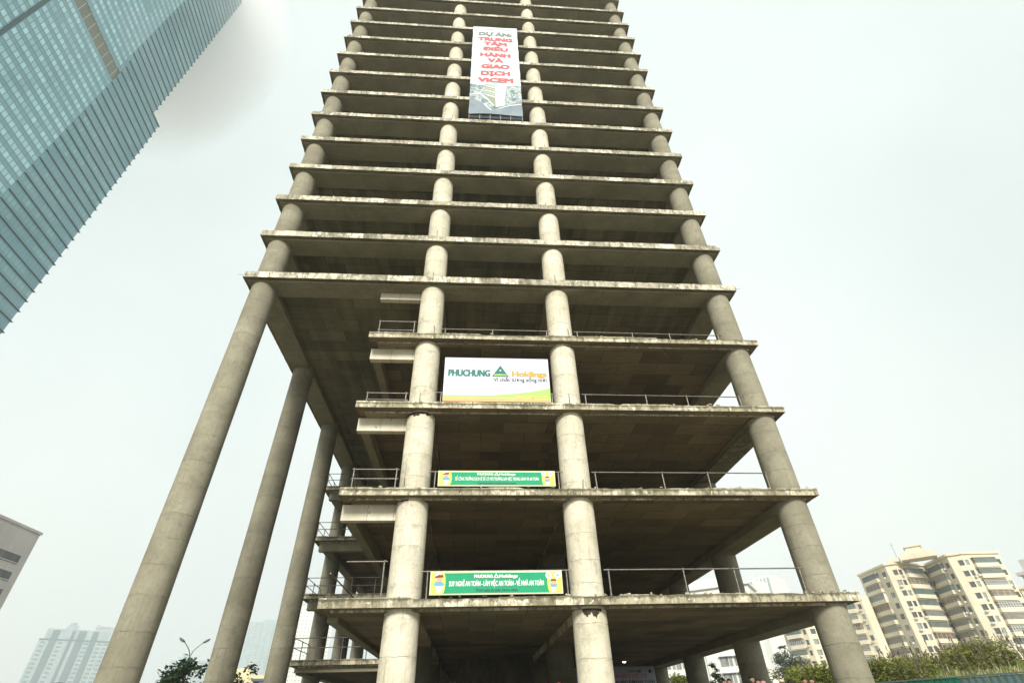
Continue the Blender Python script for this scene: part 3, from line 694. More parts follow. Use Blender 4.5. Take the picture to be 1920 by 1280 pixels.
# ---- far pale apartment slab with roof lettering
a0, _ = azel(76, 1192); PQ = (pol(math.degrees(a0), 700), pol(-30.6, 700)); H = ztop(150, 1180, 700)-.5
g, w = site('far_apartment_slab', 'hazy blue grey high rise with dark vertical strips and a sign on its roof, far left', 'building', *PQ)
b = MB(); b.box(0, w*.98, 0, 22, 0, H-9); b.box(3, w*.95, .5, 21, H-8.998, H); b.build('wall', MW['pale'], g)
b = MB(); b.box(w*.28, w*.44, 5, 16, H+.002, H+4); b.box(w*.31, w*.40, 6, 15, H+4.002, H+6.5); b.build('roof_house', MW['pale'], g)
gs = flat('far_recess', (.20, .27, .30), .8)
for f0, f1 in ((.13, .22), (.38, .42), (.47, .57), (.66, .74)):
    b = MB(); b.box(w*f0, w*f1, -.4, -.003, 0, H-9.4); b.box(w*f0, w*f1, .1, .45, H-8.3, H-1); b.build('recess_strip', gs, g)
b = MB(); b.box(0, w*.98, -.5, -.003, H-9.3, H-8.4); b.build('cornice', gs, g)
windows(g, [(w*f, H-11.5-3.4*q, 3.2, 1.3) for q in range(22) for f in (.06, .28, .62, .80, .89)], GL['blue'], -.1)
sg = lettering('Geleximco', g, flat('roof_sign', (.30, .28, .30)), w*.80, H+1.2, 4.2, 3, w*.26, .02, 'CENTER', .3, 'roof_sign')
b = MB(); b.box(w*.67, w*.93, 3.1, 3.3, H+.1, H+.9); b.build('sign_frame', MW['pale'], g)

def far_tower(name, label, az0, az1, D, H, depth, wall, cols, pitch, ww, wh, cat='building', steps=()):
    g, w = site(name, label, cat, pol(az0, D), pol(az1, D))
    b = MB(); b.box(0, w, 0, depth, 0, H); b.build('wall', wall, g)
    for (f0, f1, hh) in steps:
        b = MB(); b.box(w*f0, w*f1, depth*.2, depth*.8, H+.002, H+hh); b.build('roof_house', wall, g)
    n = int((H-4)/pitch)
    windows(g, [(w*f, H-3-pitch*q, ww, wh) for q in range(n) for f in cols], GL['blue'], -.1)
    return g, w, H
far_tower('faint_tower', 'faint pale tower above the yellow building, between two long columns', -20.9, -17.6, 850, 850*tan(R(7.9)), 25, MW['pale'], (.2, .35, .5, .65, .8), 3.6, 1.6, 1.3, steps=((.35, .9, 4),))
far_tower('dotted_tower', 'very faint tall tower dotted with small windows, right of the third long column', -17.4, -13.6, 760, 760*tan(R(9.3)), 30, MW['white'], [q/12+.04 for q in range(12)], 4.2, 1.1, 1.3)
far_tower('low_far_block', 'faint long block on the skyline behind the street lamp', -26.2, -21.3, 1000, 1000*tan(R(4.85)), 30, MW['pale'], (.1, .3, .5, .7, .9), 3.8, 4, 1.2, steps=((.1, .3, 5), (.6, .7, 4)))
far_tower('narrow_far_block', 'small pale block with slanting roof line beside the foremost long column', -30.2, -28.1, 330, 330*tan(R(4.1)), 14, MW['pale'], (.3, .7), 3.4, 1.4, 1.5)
# yellow low rise and slate roofed house
g, w, H = far_tower('yellow_low_rise', 'yellow and white low rise with paired windows behind the slate roofed house', -22.3, -16.8, 210, 15.0, 14, MW['yellow'], (.06, .13, .44, .52, .62, .70, .80, .88), 3.0, 1.3, 1.5, steps=((.2, .45, 2.0),))
b = MB(); b.box(w*.40, w*1.0, -.5, -.02, 0, H-2.5); b.build('white_bay', MW['white'], g)
windows(g, [(w*f, H-4-3.0*q, 1.3, 1.5) for q in range(3) for f in (.45, .54, .64, .72, .82, .9)], GL['mid'], -.58, 'bay_window')
g, w = site('slate_roofed_house', 'grey house with sloping slate roof and a small blue dormer', 'house', pol(-20.9, 120), pol(-16.9, 118))
b = MB(); b.box(0, w, 0, 8, 0, 5.0); b.build('wall', MW['grey'], g)
b = MB(); b.add([(-.5, -.6, 5.0), (w+.5, -.6, 5.0), (w+.5, 4, 6.6), (2.8, 4, 6.6), (w+.5, 8.6, 5.0), (-.5, 8.6, 5.0)], [(0, 1, 2, 3), (3, 2, 4, 5), (0, 3, 5), (0, 5, 4, 1)]); b.build('roof', MW['slate'], g)
b = MB(); b.box(2.9, 5.6, 1.2, 5, 5.6, 8.1); o = b.build('dormer', MW['slate'], g)
b = MB(); b.box(2.6, 5.8, .9, 5.3, 8.102, 8.5); b.build('dormer_roof', flat('dark_ridge', (.1, .13, .14)), o)
b = MB(); b.box(5.2, 7.6, .2, 1.1, 5.7, 6.3); b.build('blue_awning', flat('blue_sheet', (.1, .3, .42)), o)
windows(g, [(w*f, 2.7, .7, 2.2) for f in (.55, .66, .8)], GL['dark'], -.06)
g, w = site('shop_house', 'white shop house with a purple signboard, arched windows and dark awning', 'house', pol(-16.35, 90), pol(-13.2, 89))
b = MB(); b.box(0, w, 0, 8, 0, 5.7); b.build('wall', MW['white'], g)
b = MB(); b.box(-.1, 1.7, -.3, -.01, 4.9, 5.5); b.build('signboard', flat('purple_board', (.13, .10, .28)), g)
b = MB(); b.box(.1, 2.4, -.9, -.01, 3.9, 4.15); b.build('awning', flat('dark_awning', (.07, .12, .1)), g)
windows(g, [(.6+.7*q, 2.4, .4, 1.7) for q in range(6)], GL['dark'], -.06)

# ---- white block behind the ground floor
g, w = site('white_apartment_block', 'white walk up block with barred windows, seen through the ground floor columns', 'building', pol(17.2, 156), pol(27.4, 150))
H = 150*tan(R(10.1))+.6
b = MB(); b.box(0, w, 0, 12, 0, H); b.box(w*.50, w*.515, -.5, -.002, 0, H-.6); b.build('wall', MW['white'], g)
b = MB(); b.box(-.5, w+.5, -.7, 12.4, H+.002, H+.6); b.box(w*.3, w*.9, 2, 9, H+.602, H+2.6); b.build('cornice', MW['white'], g)
b = MB(); b.box(-.2, w*.49, -.5, -.003, H-3.6, H-3.3); b.build('string_course', flat('course_grey', (.5, .54, .54)), g)
rc = []
for q in range(8):
    for f, ww, hh in ((.14, 1.6, 1.5), (.20, .7, 1.6), (.245, 1.2, 1.8), (.31, 1.6, 1.6), (.41, 1.5, 1.6), (.645, 1.9, 1.8), (.70, .7, 1.8), (.765, 1.9, 1.8), (.87, 1.7, 1.7)):
        rc.append((w*f, H-2.6-3.35*q, ww, hh))
windows(g, rc, GL['mid'], -.12, 'window', MW['grey'])
b = MB()
for x, z, ww, hh in rc[:60]:
    b.box(x-ww/2-.2, x+ww/2+.2, -.7, -.05, z+hh/2+.1, z+hh/2+.2)
b.build('window_canopies', MW['grey'], g)
# ---- two grey white towers with balcony stacks
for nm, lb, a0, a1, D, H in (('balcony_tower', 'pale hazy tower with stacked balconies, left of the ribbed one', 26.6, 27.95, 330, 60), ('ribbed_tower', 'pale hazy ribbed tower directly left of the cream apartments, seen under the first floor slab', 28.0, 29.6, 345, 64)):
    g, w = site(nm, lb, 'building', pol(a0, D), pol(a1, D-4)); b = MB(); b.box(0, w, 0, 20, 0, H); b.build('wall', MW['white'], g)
    for q in range(16):
        if nm == 'balcony_tower':
            b = MB(); b.box(.3, w-.3, -1.2, -.002, H-4-3.4*q, H-2.9-3.4*q); b.build('balcony', MW['pale'], g)
            b = MB(); b.box(.6, w-.6, -.06, -.003, H-2.85-3.4*q, H-1.2-3.4*q); b.build('window', GL['blue'], g)
        elif q < 5:
            b = MB(); b.box(.4+q*w*.2, .4+q*w*.2+.7, -.7, -.002, 0, H-1); b.build('rib', MW['pale'], g)

# ---- cream apartment buildings with glazed balconies
def glz(name, base, bar, per, dens):
    k = N(name); x = k.xyz()[0]; fx = k.math('FRACT', k.math('DIVIDE', x, per)); bars = k.math('LESS_THAN', fx, dens)
    rn = k.rnd(); z = k.xyz()[2]; fz = k.math('FRACT', k.math('DIVIDE', z, .75)); bars = k.math('MAXIMUM', bars, k.math('MULTIPLY', k.math('LESS_THAN', fz, .1), k.math('GREATER_THAN', rn, .4)))
    nn = k.step(k.noise(k.vec((1, 1, 1)), .9, 2), .4, .6); bb = k.mix(nn, base, tuple(q*1.9 for q in base)); bb = k.mix(k.math('MULTIPLY', rn, .4), bb, (.2, .2, .17))
    k.col(k.mix(bars, bb, bar)); k.b.inputs['Roughness'].default_value = .4; return k.m
GZ = [glz('barred_glazing', (.04, .045, .04), (.5, .52, .5), .38, .28), glz('dark_teal_glazing', (.055, .09, .095), (.12, .16, .16), 1.3, .08), glz('open_balcony_dark', (.10, .085, .065), (.42, .36, .27), 1.9, .14),
      glz('white_frame_glazing', (.1, .12, .13), (.66, .68, .66), .8, .16), glz('screened_glazing', (.14, .14, .12), (.2, .19, .16), .25, .3)]
def apartments(name, label, pts, H, nf, facets, depth=16, top=1.3, fh=3.05):
    """pts: outline of the front in plan (left to right); facets: (i, [(from, to, kind)])"""
    g = empty(name, (pts[0].x, pts[0].y, .5), 0, label, 'building')
    L = [p-pts[0] for p in pts]; back = Vector((sin(R(41)), cos(R(41)), 0))*depth
    pl_ = [(p.x, p.y) for p in L]; b = MB(); b.prism(pl_+[(L[-1].x+back.x, L[-1].y+back.y), (L[0].x+back.x, L[0].y+back.y)], 0, H); b.build('wall', MW['cream'], g)
    cnt = 0; nb = 0; nw = 0
    for i, lay in facets:
        A, B_ = L[i], L[i+1]; d = B_-A; wd = d.length; ang = atan2(d.y, d.x); d = d/wd; out = Vector((d.y, -d.x, 0))
        b = MB(); c = (A+B_)/2+out*.25; b.obox((c.x, c.y, H-.35), ang, wd/2+.1, .24, .3); b.build('cornice', MW['cream'], g)
        for q in range(nf):
            zc = H-top-fh*q-1.75
            if zc < 1: break
            for f0, f1, kind in lay:
                c = A+d*wd*(f0+f1)/2; hw = wd*(f1-f0)/2
                if kind == 'B':
                    rr = random.random(); dp = .55 if rr < .85 else .35
                    b = MB(); b.box(-hw, hw, -dp*2, -.003, -1.35, -.35); b.box(-hw-.12, hw+.12, -dp*2-.1, -.003, -1.52, -1.353); b.box(-hw-.1, hw+.1, -dp*2-.08, -.003, 1.2, 1.32)
                    o = b.build('balcony', MW['cream'], g); o.location = (c.x, c.y, zc); o.rotation_euler = (0, 0, ang); nb += 1
                    b = MB(); b.box(-hw+.08, hw-.08, -dp*2+.1, -.004, -.347, 1.197); b.build('glazing', random.choice(GZ), o)
                    if random.random() < .35:
                        b = MB(); x = random.choice((-1, 1))*(hw+.35); b.box(x-.38, x+.38, -.75, -.01, -.9, -.35); b.build('air_conditioner', sl_, o)
                else:
                    b = MB(); b.box(-hw, hw, -.05, .05, -.75, .65); b.box(-hw-.08, hw+.08, -.25, -.052, .72, .8, 1)
                    o = b.build('window', [random.choice((GL['dark'], GL['dark'], GL['mid'])), MW['cream']], g); o.location = (c.x, c.y, zc+.1); o.rotation_euler = (0, 0, ang); nw += 1
                    if random.random() < .3:
                        b = MB(); b.box(-.38, .38, -.8, -.26, -1.35, -.85); b.build('air_conditioner', sl_, o)
    return g, L, back
H1 = 39.6
P1 = [pol(36.75, 228), pol(38.97, 214.8), pol(39.75, 215), pol(41.75, 226), pol(43.5, 214.8), pol(44.45, 215), pol(46.75, 223)]
g, L, back = apartments('cream_apartments', 'tall cream apartment building with folded front and rows of glazed balconies, right side', P1, H1, 13,
    [(0, [(.16, .68, 'B'), (.82, .93, 'W')]), (1, [(.55, .95, 'W')]), (2, [(.03, .13, 'W'), (.2, .78, 'B'), (.85, .97, 'W')]),
     (3, [(.02, .1, 'W'), (.16, .72, 'B'), (.82, .93, 'W')]), (4, [(.6, .95, 'W')]), (5, [(.03, .12, 'W'), (.2, .8, 'B'), (.86, .96, 'W')])])
c = (L[2]+L[4])/2
c = c+Vector((sin(R(41)), cos(R(41)), 0))*2
b = MB(); b.obox((c.x, c.y, H1+.9), R(-41), 4.8, 3, .9); b.obox((c.x-.3, c.y+.3, H1+2.7), R(-41), 2.1, 2, .9); b.obox((c.x-.3, c.y+.3, H1+3.75), R(-41), 2.5, 2.4, .14); b.obox((c.x-5.2, c.y+4.2, H1+.55), R(-41), 1.6, 2, .55); b.build('roof_house', MW['cream'], g)
b = MB(); b.tube((c.x-4, c.y+4, H1), (c.x-4, c.y+4, H1+6), .05, 5); b.tube((c.x-5, c.y+4, H1+5.6), (c.x-3, c.y+4, H1+5.6), .03, 4); b.build('antenna', M['rust'], g)
P2 = [pol(29.3, 226), pol(31.2, 221), pol(32.3, 222), pol(34.1, 227), pol(36.2, 223), pol(36.8, 224)]
apartments('cream_wing_left', 'lower cream apartment wing directly behind the right corner column', P2, 32.2, 10,
    [(0, [(.15, .75, 'B'), (.84, .94, 'W')]), (1, [(.25, .6, 'W')]), (2, [(.1, .6, 'B')]), (3, [(.03, .1, 'W'), (.2, .72, 'B'), (.82, .93, 'W')])])
P3 = [pol(46.8, 224), pol(49, 222), pol(51.5, 232)]
apartments('cream_wing_right', 'lower cream apartment wing cut off by the right edge', P3, 29.5, 9, [(0, [(.1, .2, 'W'), (.3, .8, 'B')]), (1, [(.2, .7, 'B')])])
g, w = site('grey_corner_tower', 'grey tower corner with open floors, cut off at the far right edge', 'building', pol(47.35, 290), pol(50, 285)); b = MB(); b.box(0, w, 0, 18, 0, 41.5); b.box(-1, w, -1, 18.5, 41.502, 42.6); b.box(1.3, w, 1, 17, 42.602, 47); b.build('wall', MW['beige'], g)
windows(g, [(2+3.5*f, 42-3.3*q, 2, 1.6) for q in range(12) for f in range(4)], GL['dark'], -.06)

# ------------------------------------------------------------------ planting
def leaf_mat(name, c0, c1, c2):
    k = N(name); n1 = k.noise(None, .8, 3); n2 = k.noise(None, 9, 2)
    c = k.mix(k.step(n1, .38, .62), c0, c1); c = k.mix(k.math('MULTIPLY', k.step(n2, .5, .7), .7), c, c2); k.col(c); k.b.inputs['Roughness'].default_value = .55
    tr = k.n('ShaderNodeBsdfTranslucent'); k.put(tr.inputs[0], c); mxs = k.n('ShaderNodeMixShader'); mxs.inputs[0].default_value = .25
    out = k.t.nodes['Material Output']; k.t.links.new(k.b.outputs[0], mxs.inputs[1]); k.t.links.new(tr.outputs[0], mxs.inputs[2]); k.t.links.new(mxs.outputs[0], out.inputs[0]); return k.m
LF = {'dark': leaf_mat('dark_leaves', (.018, .045, .02), (.035, .08, .03), (.07, .13, .05)), 'lush': leaf_mat('lush_leaves', (.13, .155, .02), (.23, .255, .035), (.36, .37, .08)),
      'grey': leaf_mat('grey_green_leaves', (.05, .08, .05), (.09, .13, .08), (.14, .19, .12)), 'reed': leaf_mat('reed_blades', (.09, .14, .03), (.20, .26, .06), (.40, .38, .17)),
      'straw': leaf_mat('straw_blades', (.34, .30, .16), (.45, .40, .24), (.6, .55, .36))}
BARK = flat('grey_bark', (.11, .09, .065), .9, 0, .35, 6)
def leaves(b, c, r, n, ls):
    for _ in range(n):
        v = Vector((random.gauss(0, 1), random.gauss(0, 1), random.gauss(0, 1))).normalized()*r*random.random()**.45
        p = Vector(c)+Vector((v.x, v.y, v.z*.75)); d = Vector((random.uniform(-1, 1), random.uniform(-1, 1), random.uniform(-.7, .4))).normalized(); s = d.cross(Vector((random.uniform(-.5, .5), random.uniform(-.5, .5), 1))).normalized()
        l = ls*random.uniform(.6, 1.3); w = l*.32
        b.add([p, p+d*l*.5+s*w, p+d*l, p+d*l*.5-s*w], [(0, 1, 2, 3)])
def tree(name, label, x, y, h, r, trunk_h, mat, n=26, per=90, ls=.28, flatk=.8, group=None, cat='tree'):
    g = empty(name, (x, y, .5), 0, label, cat, group); b = MB(); c = MB()
    pts = [(0, 0, 0), (.1*r*random.uniform(-1, 1), .1*r*random.uniform(-1, 1), trunk_h*.5), (.15*r*random.uniform(-1, 1), .1*r, trunk_h)]
    b.path(pts, [.05*h*.6, .04*h*.6, .03*h*.6], 8); t = Vector(pts[-1])
    for q in range(n):
        a = random.random()*2*pi; rr = r*sqrt(random.random()); zz = trunk_h*.9+(h-trunk_h*.9)*random.uniform(.08, 1)
        k_ = 1-abs((zz-trunk_h)/(h-trunk_h)-.4)*.9; rr *= max(.25, k_)
        p = Vector((rr*cos(a), rr*sin(a), zz)); m = t.lerp(p, .5)+Vector((0, 0, -.05*r))
        if q % 2 == 0: b.path([t, m, p], [.012*h, .008*h, .003*h], 5)
        leaves(c, p, r*random.uniform(.18, .34), per, ls)
    b.build('trunk', BARK, g); c.build('crown', mat, g); return g
x, y = at(352, 46); tree('street_tree', 'dark broad leaved tree in front of the double street lamp', x, y, 46*tan(R(4.75))+1.2, 2.5, 1.6, LF['dark'], 30, 60, .34)
x, y = at(430, 50); tree('street_tree', 'dark leafy tree mostly hidden behind the second long column', x, y, 50*tan(R(5.0))+1.1, 2.2, 1.8, LF['dark'], 20, 55, .34)
x, y = at(1490, 118); tree('mango_tree', 'round grey green tree in the gap left of the right corner column', x, y, 118*tan(R(4.2))+1.1, 3.6, 3, LF['grey'], 34, 120, .4)
x, y = at(1484, 112); tree('slim_tree', 'slim upright sapling rising beside the round grey green tree', x, y, 112*tan(R(5.35))+1.1, 1.0, 4, LF['grey'], 14, 40, .4)
x, y = at(1420, 125); tree('pale_tree', 'thin airy tree in front of the pale hazy towers', x, y, 125*tan(R(3.7))+1.1, 4.2, 3, LF['grey'], 18, 40, .4)
x, y = at(1272, 75); tree('yard_tree', 'bright green tree in front of the white block, next to the site board', x, y, 75*tan(R(2.9))+1.1, 2.6, 1.5, LF['lush'], 26, 70, .35)
x, y = at(1343, 70); tree('conifer', 'dark pointed conifer in front of the white block between two ground floor columns', x, y, 70*tan(R(4.0))+1.1, 1.0, 1.2, LF['dark'], 26, 70, .25)
x, y = at(1560, 50); tree('bush', 'bright green bush between the two right hand columns, behind the people', x, y, 50*tan(R(2.8))+1.1, 2.6, .8, LF['lush'], 80, 160, .2, cat='bush')
x, y = at(1465, 52); tree('bush', 'low olive bush next to the shaded ground floor column, behind the helmeted person', x, y, 52*tan(R(2.7))+1.1, 3.0, .8, LF['lush'], 40, 90, .2, cat='bush')
x, y = at(1520, 56); tree('bush', 'widest green bush in the gap behind the people', x, y, 56*tan(R(2.9))+1.1, 3.4, .8, LF['lush'], 80, 170, .22, cat='bush')
x, y = at(1668, 52); tree('bush', 'rounded bright green bush directly right of the right corner column', x, y, 52*tan(R(3.0))+1.1, 3.2, .6, LF['lush'], 110, 200, .2, cat='bush')
x, y = at(1715, 56); tree('bush', 'lower spreading bush between the rounded bush and the tall grass', x, y, 56*tan(R(2.8))+1.1, 3.9, .6, LF['lush'], 100, 180, .22, cat='bush')
x, y = at(1880, 90); tree('field_tree', 'dark tree at the right edge above the tall grass', x, y, 90*tan(R(3.9))+1.1, 4.0, 1.5, LF['lush'], 30, 100, .35)
x, y = at(1795, 62); tree('bush', 'leafy green bush standing in the tall grass, halfway along the bank', x, y, 62*tan(R(3.35))+1.1, 3.2, 2.2, LF['lush'], 70, 150, .24, cat='bush')
x, y = at(1850, 58); tree('bush', 'broad green bush in the tall grass near the right edge', x, y, 58*tan(R(3.6))+1.1, 3.4, 2.2, LF['lush'], 70, 150, .24, cat='bush')
def palm(u, d, v, label):
    x, y = at(u, d); h = ztop(u, v, d)-.5; g = empty('palm_tree', (x, y, .5), 0, label, 'palm tree', 'palms at the left edge')
    b = MB(); b.path([(0, 0, 0), (.1, 0, h*.4), (.05, .1, h*.72)], [.22, .16, .13], 8); b.build('trunk', BARK, g)
    c = MB()
    for q in range(22):
        a = q*2.4; L_ = random.uniform(2.2, 3); el = random.uniform(.1, 1.25); prev = Vector((.05, .1, h*.72)); d0 = Vector((cos(a), sin(a), 0))
        for t in range(1, 9):
            s = t/8; p = Vector((.05, .1, h*.72))+d0*L_*s*cos(el*.6)+Vector((0, 0, L_*(s*sin(el)*.75-.75*s*s*cos(el*.8))))
            sd_ = Vector((-d0.y, d0.x, 0)); 
            for sg_ in (-1, 1):
                for uu in (0, .5):
                    e = prev.lerp(p, uu); w = .75*sin(pi*min(1, s*.9+.08)); c.add([e, e+(p-prev)*.35, e+sd_*sg_*w+(p-prev)*.9+Vector((0, 0, -.25))], [(0, 1, 2)])
            c.tube(prev, p, .03, 4); prev = p
    c.build('fronds', LF['dark'], g)
palm(25, 62, 1256, 'palm crown at the lower left corner, leftmost of the two'); palm(62, 60, 1260, 'palm crown below the hazy slab, right of the other palm')

# bank of rough grass and reeds behind the hoarding
b = MB(); vs = []; A_ = [34+q for q in range(22)]
prof = [(40, .5), (46, 1.7), (54, 3.1), (62, 3.9), (75, 3.9), (90, .45)]
for a in A_:
    for d, z in prof:
        hz = z if d in (40, 90) else z*(.72+.28*min(1, (a-34)/6))+.25*sin(a*1.7+d)
        p = pol(a, d); vs.append((p.x, p.y, hz if d not in (40, 90) else .42))
n = len(prof); b.add(vs, [(i*n+j, i*n+j+1, (i+1)*n+j+1, (i+1)*n+j) for i in range(len(A_)-1) for j in range(n-1)], 0, True)
tag(b.build('earth_bank', flat('bank_soil', (.13, .12, .06), .9, 0, .3, .5)), kind='structure')
def bank_z(a, d):
    f = .72+.28*max(0, min(1, (a-34)/6))
    for (d0, z0), (d1, z1) in zip(prof[:-1], prof[1:]):
        if d0 <= d <= d1: return (z0+(z1-z0)*(d-d0)/(d1-d0))*f+.1
    return .5
b = MB(); c = MB()
for q in range(38000):
    a = random.uniform(34.2, 54.5); d = random.uniform(41, 66); p = pol(a, d); z = bank_z(a, d)-.15; h = random.uniform(.4, 1.0)*(1.25 if random.random() < .1 else .85)
    t = random.random()*pi; w = .026; lean = Vector((random.uniform(-.3, .3), random.uniform(-.3, .3), 1))*h
    tgt = c if random.random() < (.32 if a > 39.5 else .1) else b
    e = Vector((cos(t)*w, sin(t)*w, 0)); o_ = Vector((p.x, p.y, z)); tgt.add([o_-e, o_+e, o_+lean*.6+e*.7+Vector((0, 0, .03)), o_+lean+Vector((.1*h, 0, -.05))], [(0, 1, 2, 3)])
tag(b.build('green_grass', LF['reed']), kind='stuff'); tag(c.build('dry_grass', LF['straw']), kind='stuff')
b = MB()
for q in range(130):
    a = random.uniform(36, 48); d = random.uniform(48, 62); p = pol(a, d); z = bank_z(a, d); h = random.uniform(1.4, 2.6)
    lx_ = random.uniform(-.35, .1)*h; tp = Vector((p.x+lx_, p.y, z+h)); b.tube((p.x, p.y, z), tp, .02, 4, .012)
    for t in range(3): b.add([tp+Vector((random.uniform(-.1, .1), 0, -.1*t)), tp+Vector((.1, 0, .05-.1*t)), tp+Vector((.02, 0, .25-.1*t))], [(0, 1, 2)])
tag(b.build('reed_stalks', BARK), kind='stuff')

# ------------------------------------------------------------------ hoarding
A0, A1 = pol(31.0, 40), pol(52, 33)
g, w = site('site_hoarding', 'long low hoarding of green and grey green metal sheets in front of the grass bank', 'fence', A0, A1)
sm = [flat('deep_green_sheet', (.015, .16, .10), .45, 0, .1, 1), flat('grey_green_sheet', (.12, .19, .18), .5, 0, .1, 1), flat('teal_sheet', (.10, .17, .17), .5, 0, .1, 1)]
n = int(w/1.2); HH = 2.25
for q in range(n):
    x0 = q*w/n; x1 = (q+1)*w/n-.02; xm = (x0+x1)/2; wp = g.matrix_world @ Vector((xm, 0, 0)) if False else A0+(A1-A0)*(xm/w)
    az = math.degrees(atan2(wp.x-CX, wp.y-CY)); mt = sm[0] if 37.2 < az < 40.4 else sm[1+(q//4) % 2]
    b = MB(); k_ = 8; vs = []
    for t in range(k_+1):
        xx = x0+(x1-x0)*t/k_; yy = -.02*(t % 2)
        vs += [(xx, yy, .05), (xx, yy, HH-(.0 if az < 40.4 else .02))]
    b.add(vs, [(2*t, 2*t+2, 2*t+3, 2*t+1) for t in range(k_)]); b.build('sheet', mt, g)
    if q % 2 == 0:
        b = MB(); b.box(x0-.03, x0+.03, .02, .08, 0, HH-.05); b.build('post', M['steel'], g)
b = MB(); b.box(0, w, -.05, .012, HH+.002, HH+.06); b.build('top_rail', sm[2], g)

# ------------------------------------------------------------------ double street lamp
x, y = at(343, 58); h = ztop(343, 1228, 58)-.5
g = empty('street_lamp', (x, y, .5), R(28), 'grey street lamp with two curved arms rising out of the dark tree', 'street lamp')
b = MB(); b.tube((0, 0, 0), (0, 0, h), .09, 8, .055); b.build('pole', M['steel'], g)
for s in (-1, 1):
    pts = [(0, 0, h-.1), (s*.14, 0, h+.32), (s*.38, 0, h+.65), (s*.74, 0, h+1.0)]
    b = MB(); b.path(pts, [.045, .04, .035, .03], 7); o = b.build('arm', M['steel'], g)
    b = MB(); b.ell((0, 0, 0), (.33, .14, .09), 10, 7); b.box(-.2, .2, -.08, .08, -.11, -.04); q = b.build('lamp_head', flat('lamp_head_grey', (.12, .15, .16), .5), o, (s*.95, 0, h+1.14)); q.rotation_euler = (0, -s*R(32), 0)

# ------------------------------------------------------------------ people
def person_mesh(pose):
    bm_pts = [('pel', (0, 0, .93), .125), ('belly', (0, -.005, 1.06), .118), ('chest', (0, 0, 1.26), .135), ('neckb', (0, .01, 1.43), .06), ('neck', (0, 0, 1.5), .05)]
    idx = {n_: i for i, (n_, _, _) in enumerate(bm_pts)}; vs = [p for _, p, _ in bm_pts]; rs = [r for _, _, r in bm_pts]; ed = [(0, 1), (1, 2), (2, 3), (3, 4)]
    def ch(start, pts):
        prev = idx[start] if isinstance(start, str) else start
        for p, r in pts:
            vs.append(p); rs.append(r); ed.append((prev, len(vs)-1)); prev = len(vs)-1
        return prev
    for s in (-1, 1):
        ch('pel', [((s*.095, 0, .86), .095), ((s*.105, .0, .66), .08), ((s*.11, -.01, .49), .058), ((s*.112, .015, .3), .055), ((s*.115, .02, .1), .038), ((s*.12, -.0, .045), .04), ((s*.135, -.13, .03), .034)])
        if pose == 0: arm = [((s*.17, .01, 1.385), .062), ((s*.215, .02, 1.26), .05), ((s*.245, .03, 1.1), .04), ((s*.25, -.0, .95), .034), ((s*.25, -.03, .85), .025)]; hd_ = Vector((s*.25, -.04, .82)); fd = Vector((0, -.15, -1))
        else: arm = [((s*.17, .01, 1.385), .062), ((s*.22, -.02, 1.26), .05), ((s*.235, -.06, 1.12), .04), ((s*.16, -.22, 1.12), .034), ((s*.07, -.3, 1.16), .025)]; hd_ = Vector((s*.04, -.32, 1.17)); fd = Vector((-s*.9, -.3, .1))
        w_ = ch('chest', arm); fd.normalize(); side = fd.cross(Vector((s, 0, 0)) if pose == 0 else Vector((0, 0, 1))).normalized()
        pm = ch(w_, [(tuple(hd_), .026)])
        for q, (o_, l) in enumerate(((-.03, .07), (-.01, .08), (.011, .076), (.031, .06))):
            p0 = hd_+side*o_+fd*.03; ch(pm, [(tuple(p0), .011), (tuple(p0+fd*l*.55), .0095), (tuple(p0+fd*l+Vector((-s*.015, -.01, 0))), .008)])
        p0 = hd_-side*.035; ch(pm, [(tuple(p0-side*.012+fd*.015), .011), (tuple(p0-side*.022+fd*.045), .009)])
    me = bpy.data.meshes.new('body'); me.from_pydata(vs, ed, []); o = bpy.data.objects.new('tmp', me); COL.objects.link(o)
    m = o.modifiers.new('s', 'SKIN'); m.use_smooth_shade = True
    for i, r in enumerate(rs): me.skin_vertices[0].data[i].radius = (r*1.0, r*.85) if i in (0, 1, 2) else (r, r)
    me.skin_vertices[0].data[0].use_root = True
    for i in (1, 2): me.skin_vertices[0].data[i].radius = (.165 if i == 2 else .15, .11)
    me.skin_vertices[0].data[0].radius = (.16, .115)
    o.modifiers.new('u', 'SUBSURF').levels = 2
    dg = bpy.context.evaluated_depsgraph_get(); bmw = bmesh.new(); bmw.from_mesh(bpy.data.meshes.new_from_object(o.evaluated_get(dg)))
    bpy.data.objects.remove(o)
    def blob(c, r, nseg=16):
        ret = bmesh.ops.create_uvsphere(bmw, u_segments=nseg, v_segments=nseg, radius=1)
        for v in ret['verts']: v.co = Vector((c[0]+v.co.x*r[0], c[1]+v.co.y*r[1], c[2]+v.co.z*r[2]))
    blob((0, .005, 1.625), (.077, .095, .085)); blob((0, -.02, 1.575), (.056, .07, .07)); blob((0, -.06, 1.535), (.03, .03, .022))
    blob((0, -.1, 1.597), (.013, .02, .02)); blob((0, -.098, 1.612), (.009, .012, .03))
    blob((0, -.088, 1.558), (.024, .009, .006)); blob((0, -.087, 1.549), (.02, .009, .006))
    for s in (-1, 1): blob((s*.079, .01, 1.605), (.011, .02, .03)); blob((s*.03, -.082, 1.634), (.02, .012, .006)); blob((s*.04, -.07, 1.585), (.022, .02, .022))
    me = bpy.data.meshes.new('body'); bmw.to_mesh(me); bmw.free(); o = bpy.data.objects.new('tmp', me); COL.objects.link(o)
    r = o.modifiers.new('r', 'REMESH'); r.mode = 'VOXEL'; r.voxel_size = .0085; r.use_smooth_shade = True
    sm_ = o.modifiers.new('sm', 'SMOOTH'); sm_.iterations = 1
    dg = bpy.context.evaluated_depsgraph_get(); out = bpy.data.meshes.new_from_object(o.evaluated_get(dg)); bpy.data.objects.remove(o)
    return out
BODY = [person_mesh(0), person_mesh(1)]
